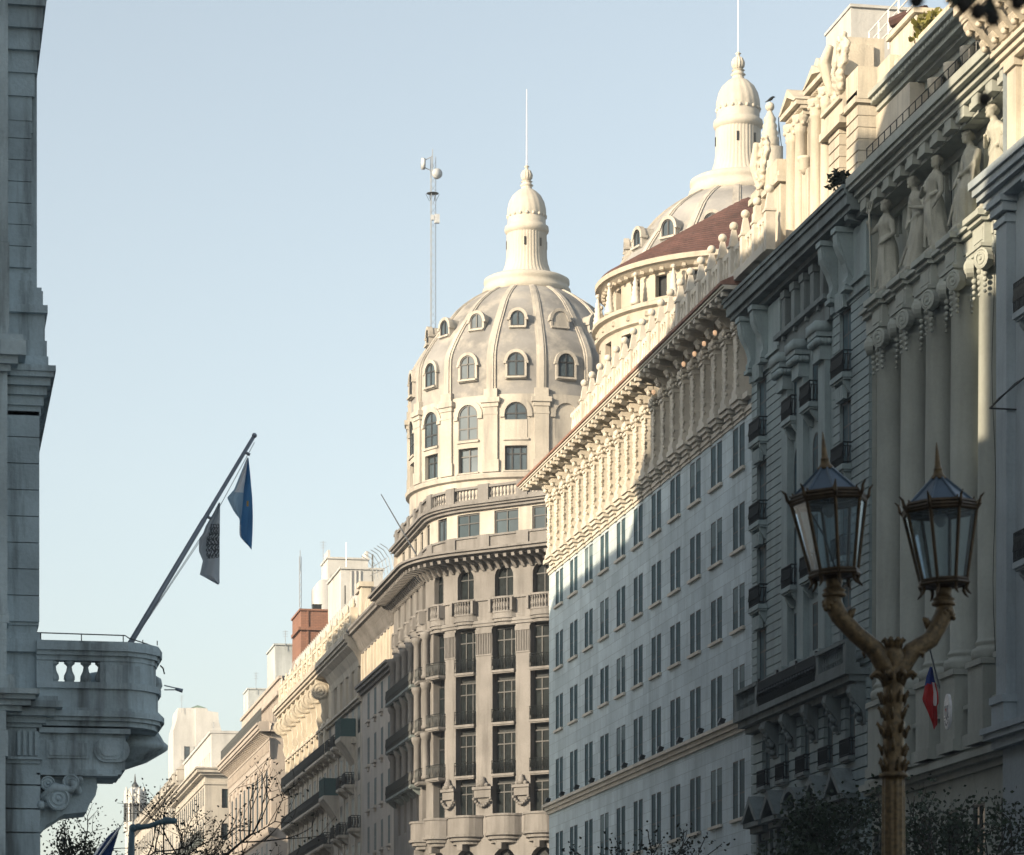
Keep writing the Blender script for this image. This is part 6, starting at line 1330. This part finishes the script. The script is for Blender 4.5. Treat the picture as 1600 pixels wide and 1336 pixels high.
# masts
def lattice(name, label, px, py0, py1, f, w_, dishes):
    a, c = at(px, py1, f), at(px, py0, f); rt = thing(name, a, label, 'antenna mast'); b = MB(); cs = [(w_ * math.cos(t), w_ * math.sin(t)) for t in (0, 2.09, 4.19)]
    for dx, dy in cs: b.tube([(a.x + dx, a.y + dy, a.z), (a.x + dx, a.y + dy, c.z - .6)], .03, 5)
    z = a.z; i = 0
    while z < c.z - 1.4:
        for j in range(3): p, q = cs[j], cs[(j + 1) % 3]; b.tube([(a.x + p[0], a.y + p[1], z), (a.x + q[0], a.y + q[1], z + .6)], .014, 4)
        z += .6
    b.tube([(a.x, a.y, c.z - 2), (a.x, a.y, c.z)], .04, 5); part('lattice', b, 'steel', rt)
    k = f / F
    if dishes:
        z = zf(303, f); b = MB(); b.lathe((a.x, a.y, z), [(.25, 0), (.5, .02), (.5, .05), (.25, .07)], 12)
        for t in range(6): b.tube([(a.x + .55 * math.cos(t), a.y + .55 * math.sin(t), z), (a.x + .25 * math.cos(t), a.y + .25 * math.sin(t), z - .6)], .016, 4)
        part('platform', b, 'iron', rt)
        b = MB(); b.smooth = True; q = at(661.5, 256, f); b.tube([q + Vector((-.15, 0, 0)), q + Vector((.12, 0, 0))], .46, 20); b.smooth = False; b.mi = 1
        for dz in (-.6, .6): b.tube([q + Vector((.1, 0, dz * .5)), (a.x, a.y, q.z + dz)], .04, 5)
        part('dish', b, ['dish_grey', 'steel'], rt)
        b = MB(); b.smooth = True; q = at(682, 272, f); b.tube([q + Vector((0, -.05, 0)), q + Vector((.08, -.3, -.02))], [.42, .40], 20); b.tube([q, (a.x, a.y, q.z)], .05, 5); part('dish', b, 'dish_grey', rt)
        b = MB(); q = at(679, 343, f); b.box(q.x - .05, q.x + .35, q.y - .4, q.y - .1, q.z - .35, q.z + .35); b.box(q.x - .3, q.x - .1, q.y - .3, q.y, q.z - .1, q.z + .3); part('equipment_box', b, 'dish_grey', rt)
lattice('antenna_mast', 'tall lattice mast with dishes rising behind the full dome', 676, 233, 520, 258, .26, True)
lattice('antenna_mast', 'slim pale mast standing on the red brick rooftop block', 469, 860, 956, 313, .12, False)
for px, y0, y1, f, r, lab in ((541, 848, 905, 292, .03, 'thin mast on the white rooftop blocks'), (582, 866, 912, 262, .07, 'thick dark pole on the roof nearest the domed corner building'), (539, 915, 960, 284, .08, 'dark vent pipe in front of the weathered rooftop block')):
    b = MB(); b.tube([at(px, y1 + 20, f), at(px, y0, f)], r, 6); solo('mast', b, 'iron' if r > .05 else 'steel', lab, 'mast')
b = MB()
for i in range(7):
    c = at(578 + i * 5, 908 - i * 3, 256 - i); b.tube([c + Vector((.4, .3 * i * 0, 0)), c + Vector((.2, 0, 1.1)), c + Vector((-.2, 0, 1.7)), c + Vector((-.7, 0, 2.0))], .03, 4)
c0 = at(572, 908, 258); b.tube([at(578, 900, 256), at(608, 884, 250)], .03, 4); b.tube([at(576, 890, 256), at(604, 872, 250)], .03, 4)
solo('curved_fence', b, 'steel', 'fan of curved anti climb rods on the roof beside the dark pole', 'fence')
# ================================================================ trees
def tree(name, label, base, height, spread, seed, leaf, nleaf, lsize, levels=5, bare=False, group=None, r0=.22, fork=.42):
    rnd = random.Random(seed); rt = thing(name, base, label, 'tree', group); b = MB(); tips = []
    def grow(p, d, L, r, lv):
        n = 4; pts = [p]; q = p.copy(); dd = d.copy()
        for i in range(n):
            dd = (dd + Vector((rnd.uniform(-1, 1), rnd.uniform(-1, 1), rnd.uniform(-.5, .8))) * .16).normalized(); q = q + dd * L / n; pts.append(q.copy())
        b.tube(pts, [r * (1 - .35 * i / n) for i in range(n + 1)], 7 if lv > 2 else 4, False)
        if lv <= 2: tips.extend(pts[1:])
        if lv == 0: return
        for k in range(rnd.choice((2, 3, 3))):
            a = rnd.uniform(0, 6.28); ax = dd.cross(Vector((math.cos(a), math.sin(a), .2))).normalized(); nd = (dd + ax * rnd.uniform(.5, 1.0) * spread).normalized(); nd.z = max(nd.z, -.15)
            grow(pts[-1] if k < 2 else pts[rnd.randint(2, 3)], nd, L * rnd.uniform(.62, .82), r * .6, lv - 1)
    grow(Vector(base), Vector((0, 0, 1)), height * fork, r0, levels)
    zt = max(t.z for t in tips); s = height / zt
    b.v = [(base[0] + (x - base[0]) * s, base[1] + (y - base[1]) * s, z * s) for x, y, z in b.v]; tips = [Vector((base[0] + (t.x - base[0]) * s, base[1] + (t.y - base[1]) * s, t.z * s)) for t in tips]
    b.smooth = False; part('trunk', b, 'bark', rt)
    c = MB()
    for i in range(nleaf):
        p = rnd.choice(tips) + Vector((rnd.gauss(0, 1), rnd.gauss(0, 1), rnd.gauss(0, 1))) * lsize * 1.6
        d = Vector((rnd.uniform(-1, 1), rnd.uniform(-1, 1), rnd.uniform(-1, .5))).normalized() * lsize * rnd.uniform(.6, 1.2); sd = d.cross(Vector((rnd.uniform(-1, 1), rnd.uniform(-1, 1), rnd.uniform(-1, 1)))).normalized() * lsize * .38
        c.poly(p, p + d * .5 + sd, p + d, p + d * .5 - sd)
    part('crown', c, leaf, rt)
def gp(px, f): p = at(px, 1000, f); return Vector((p.x, p.y, .1))
tree('plane_tree', 'half bare street tree below the stone balcony, sky showing through', gp(128, 118), 13.6, .95, 3, 'leaf_dark', 5200, .11, 6, r0=.3)
tree('plane_tree', 'leafy dark street tree between the balcony and the bare one', gp(70, 104), 10.2, .95, 8, 'leaf_dark', 3600, .12, 6)
tree('plane_tree', 'olive tinted street tree behind the blue grey lamp arm', gp(245, 150), 13.4, .95, 5, 'leaf_olive', 8500, .19, 5)
tree('plane_tree', 'nearly bare spreading tree in front of the far sunlit houses', gp(302, 128), 14.6, 1.1, 11, 'leaf_dark', 900, .14, 6, r0=.34)
tree('street_tree', 'dark feathery tree at the foot of the palace, left of the lamp post', gp(1300, 92), 10.0, .95, 21, 'leaf_green', 9500, .16, 5)
tree('street_tree', 'dark feathery tree before the portico, right of the lamp post', gp(1490, 90), 9.7, 1.0, 23, 'leaf_green', 4600, .14, 5)
tree('street_tree', 'dark feathery tree reaching the right picture edge', gp(1580, 84), 9.7, .95, 29, 'leaf_green', 4200, .14, 5)
tree('street_tree', 'thin treetop in front of the bank windows', gp(980, 135), 12.7, .8, 31, 'leaf_dark', 1400, .16, 4)
tree('street_tree', 'small treetop at the foot of the bank far corner', gp(866, 150), 12.9, .7, 37, 'leaf_dark', 1800, .17, 4)
# plane tree branch with seed balls hanging close to the viewer
def near_tree():
    f = 7.2; tb = at(2050, 1000, 7.6); rt = thing('plane_tree', (tb.x, tb.y, 0), 'dark blurred seed balls and twigs of a very near plane tree at the upper right', 'tree')
    top = at(1560, -120, f); b = MB(); b.tube([(tb.x, tb.y, 0), (tb.x, tb.y, 2.5), (tb.x - .1, tb.y, 4.2), (tb.x - .2, tb.y + .1, 7)], [.18, .15, .12, .08], 10)
    b.tube([(tb.x - .1, tb.y, 4.1), (tb.x - .3, tb.y, 4.4), top + Vector((.15, 0, .1)), top, top + Vector((-.3, 0, .06))], [.05, .035, .02, .012, .006], 7)
    part('trunk', b, 'bark', rt)
    rnd = random.Random(6)
    for px, py, r in ((1538, 155, .0155), (1432, 0, .017), (1506, 8, .017), (1528, 18, .018), (1551, 28, .017), (1590, 4, .016)):
        p = at(px, py, f); b = MB(); b.smooth = True; b.ball(p, r, 12, (1, 1, 1.08))
        for i in range(60): a, e = rnd.uniform(0, 6.28), rnd.uniform(-1.5, 1.5); d = Vector((math.cos(a) * math.cos(e), math.sin(a) * math.cos(e), math.sin(e))); b.tube([p + d * r * .9, p + d * r * 1.18], [.002, .0006], 3)
        b.tube([p, p + Vector((.005, 0, .08)), Vector((p.x + .02, p.y, max(p.z + .1, top.z)))], .0012, 4); part('seed_ball', b, 'bark', rt)
    c = MB()
    for i in range(26):
        p = at(rnd.uniform(1490, 1640), rnd.uniform(-70, 16), f); a = rnd.uniform(0, 6.28); d = Vector((math.cos(a), rnd.uniform(-.5, .5), math.sin(a))) * rnd.uniform(.03, .05); s = d.cross(Vector((0, 1, 0))).normalized() * .022; c.poly(p - d, p + s - d * .2, p + d, p - s - d * .2)
    part('crown', c, 'leaf_dark', rt)
near_tree()
# small street things at the lower left
def cobra():
    f = 44; b = MB(); b.smooth = True; P = lambda px, py: at(px, py, f)
    base = at(205, 1300, f); base.z = 0.15
    b.tube([base, P(205, 1330), P(206, 1296)], [.075, .05, .04], 10); b.tube([P(206, 1297), P(214, 1293), P(232, 1291), P(252, 1284), P(264, 1281)], [.042, .042, .036, .036, .03], 10); b.ball(P(208, 1294), .06, 10); b.ball(P(216, 1292), .05, 8)
    b.tube([P(248, 1286), P(260, 1282), P(276, 1283)], [.03, .055, .035], 10); solo('street_light', b, 'lamp_arm_blue', 'blue grey street light arm crossing the trees at the lower left', 'street light')
cobra()
b = MB(); a, c = at(150, 1345, 50), at(188, 1292, 50); b.tube([a - (c - a) * 2.2, a, c], .018, 6); solo('flagpole', b, 'steel', 'thin slanting pole of the dark blue banner at the lower left', 'flagpole')
flag('dark blue banner on a slanting pole among the lower left trees', [(1294, 184, 186, 187), (1304, 172, 179, 184), (1316, 162, 172, 180), (1330, 152, 166, 175), (1350, 140, 156, 172)], ['banner_blue', 'cloth_white'], lambda i, j, r: 1 if (j < .12 and i > .3) else 0, sx=1, o=(0, 0), ncol=8, nrow=14, f=50.1, amp=.05)
# loose cable hanging down the portico's last column
b = MB(); pts = [at(1551 + 2.5 * math.sin(i * .9) + (i * .25), 330 + i * 48, fW(1551, 35.75)) for i in range(18)]; b.tube(pts, .012, 4); solo('cable', b, 'iron', 'thin dark cable hanging down the rightmost portico column', 'cable')
# ================================================================ blocks across the street, outside the picture
def across(x1, y0, y1, h, lab, x0=-26):
    rt = thing('street_block', ((x0 + x1) / 2, (y0 + y1) / 2, 0), lab, 'building'); b = MB()
    M = lambda u, z, d: (x1 + d, u, z); ops = []; n = max(1, int((y1 - y0 - 1) / 3.2))
    for i in range(n):
        c = y0 + (y1 - y0) * (i + .5) / n; z = 1.5
        while z < h - 3: ops.append((c - .6, c + .6, z, z + 2.2)); z += 3.7
    wall(b, M, y0, y1, 0, h, ops, .25); b.poly((x0, y0, 0), (x1, y0, 0), (x1, y0, h), (x0, y0, h)); b.poly((x0, y1, 0), (x1, y1, 0), (x1, y1, h), (x0, y1, h)); b.poly((x0, y0, h), (x1, y0, h), (x1, y1, h), (x0, y1, h)); b.poly((x0, y0, 0), (x0, y1, 0), (x0, y1, h), (x0, y0, h))
    b.mbox(M, y0, y1, h - .6, h, -.2, .35); part('wall', b, 'plain_stone', rt)
    g_ = MB(); wall(g_, lambda u, z, d: M(u, z, d - .24), y0 + .3, y1 - .3, 1, h - 1, [], 0); part('window_glazing', g_, 'glass', rt)
OX = 1.2
for y0, y1, h, lab in ((71.6, 80.4, 43.2, 'house across the street next to the balcony building'), (80.5, 86, 36, 'stepped house across the street'), (86.1, 98, 53.8, 'tallest house across the street'), (98.1, 115, 49.8, 'second row house across the street'), (115.1, 126, 51.2, 'third row house across the street'), (126.1, 131.3, 49.3, 'fourth row house across the street'),
                       (131.4, 160, 42.3, 'low corner house across the street'), (210, 239, 46.8, 'house across the street beyond the side street'), (239.1, 256, 52.3, 'taller house across the street beyond the side street'), (256.1, 294, 44.8, 'long house across the street, far end'), (305, 346, 40, 'low far house across the street')): across(OX, y0, y1, h, lab, -5 if 126 < y0 < 127 or 71 < y0 < 87 else -26)
across(-14, -60, 34, 55, 'large block on the plaza side behind the viewer', -70)

# ================================================================ city haze
def haze():
    m = bpy.data.materials.new('haze'); m.use_nodes = True; t = m.node_tree; t.nodes.clear(); o = t.nodes.new('ShaderNodeOutputMaterial'); v = t.nodes.new('ShaderNodeVolumePrincipled')
    v.inputs['Color'].default_value = (.86, .91, .95, 1); v.inputs['Density'].default_value = HAZE; v.inputs['Anisotropy'].default_value = 0; t.links.new(v.outputs[0], o.inputs['Volume'])
    MAT['haze'] = m; b = MB(); b.box(-1800, 1800, -900, 2800, -2.5, 90); h = part('haze', b, 'haze'); h['kind'] = 'stuff'
HAZE = .00032
haze()

for px, y0, y1, f, lab in ((284, 1086, 1108, 470, 'thin aerial on the slab tower left corner'), (400, 1050, 1078, 420, 'thin aerial on the small blue grey rooftop block'), (446, 985, 1010, 352, 'thin aerial on the grey rendered rooftop block'), (505, 845, 876, 336, 'thin aerial at the left end of the white rooftop block'), (334, 1128, 1150, 388, 'thin aerial on the white attic of the far cream house')):
    b = MB(); p = at(px, y1 + 6, f); q = at(px, y0, f); b.tube([p, q], .035, 5)
    for t in (.7, .82, .94): c = p + (q - p) * t; b.tube([c + Vector((-.35 * t, .1, 0)), c + Vector((.35 * t, -.1, 0))], .02, 4)
    solo('aerial', b, 'steel', lab, 'aerial')
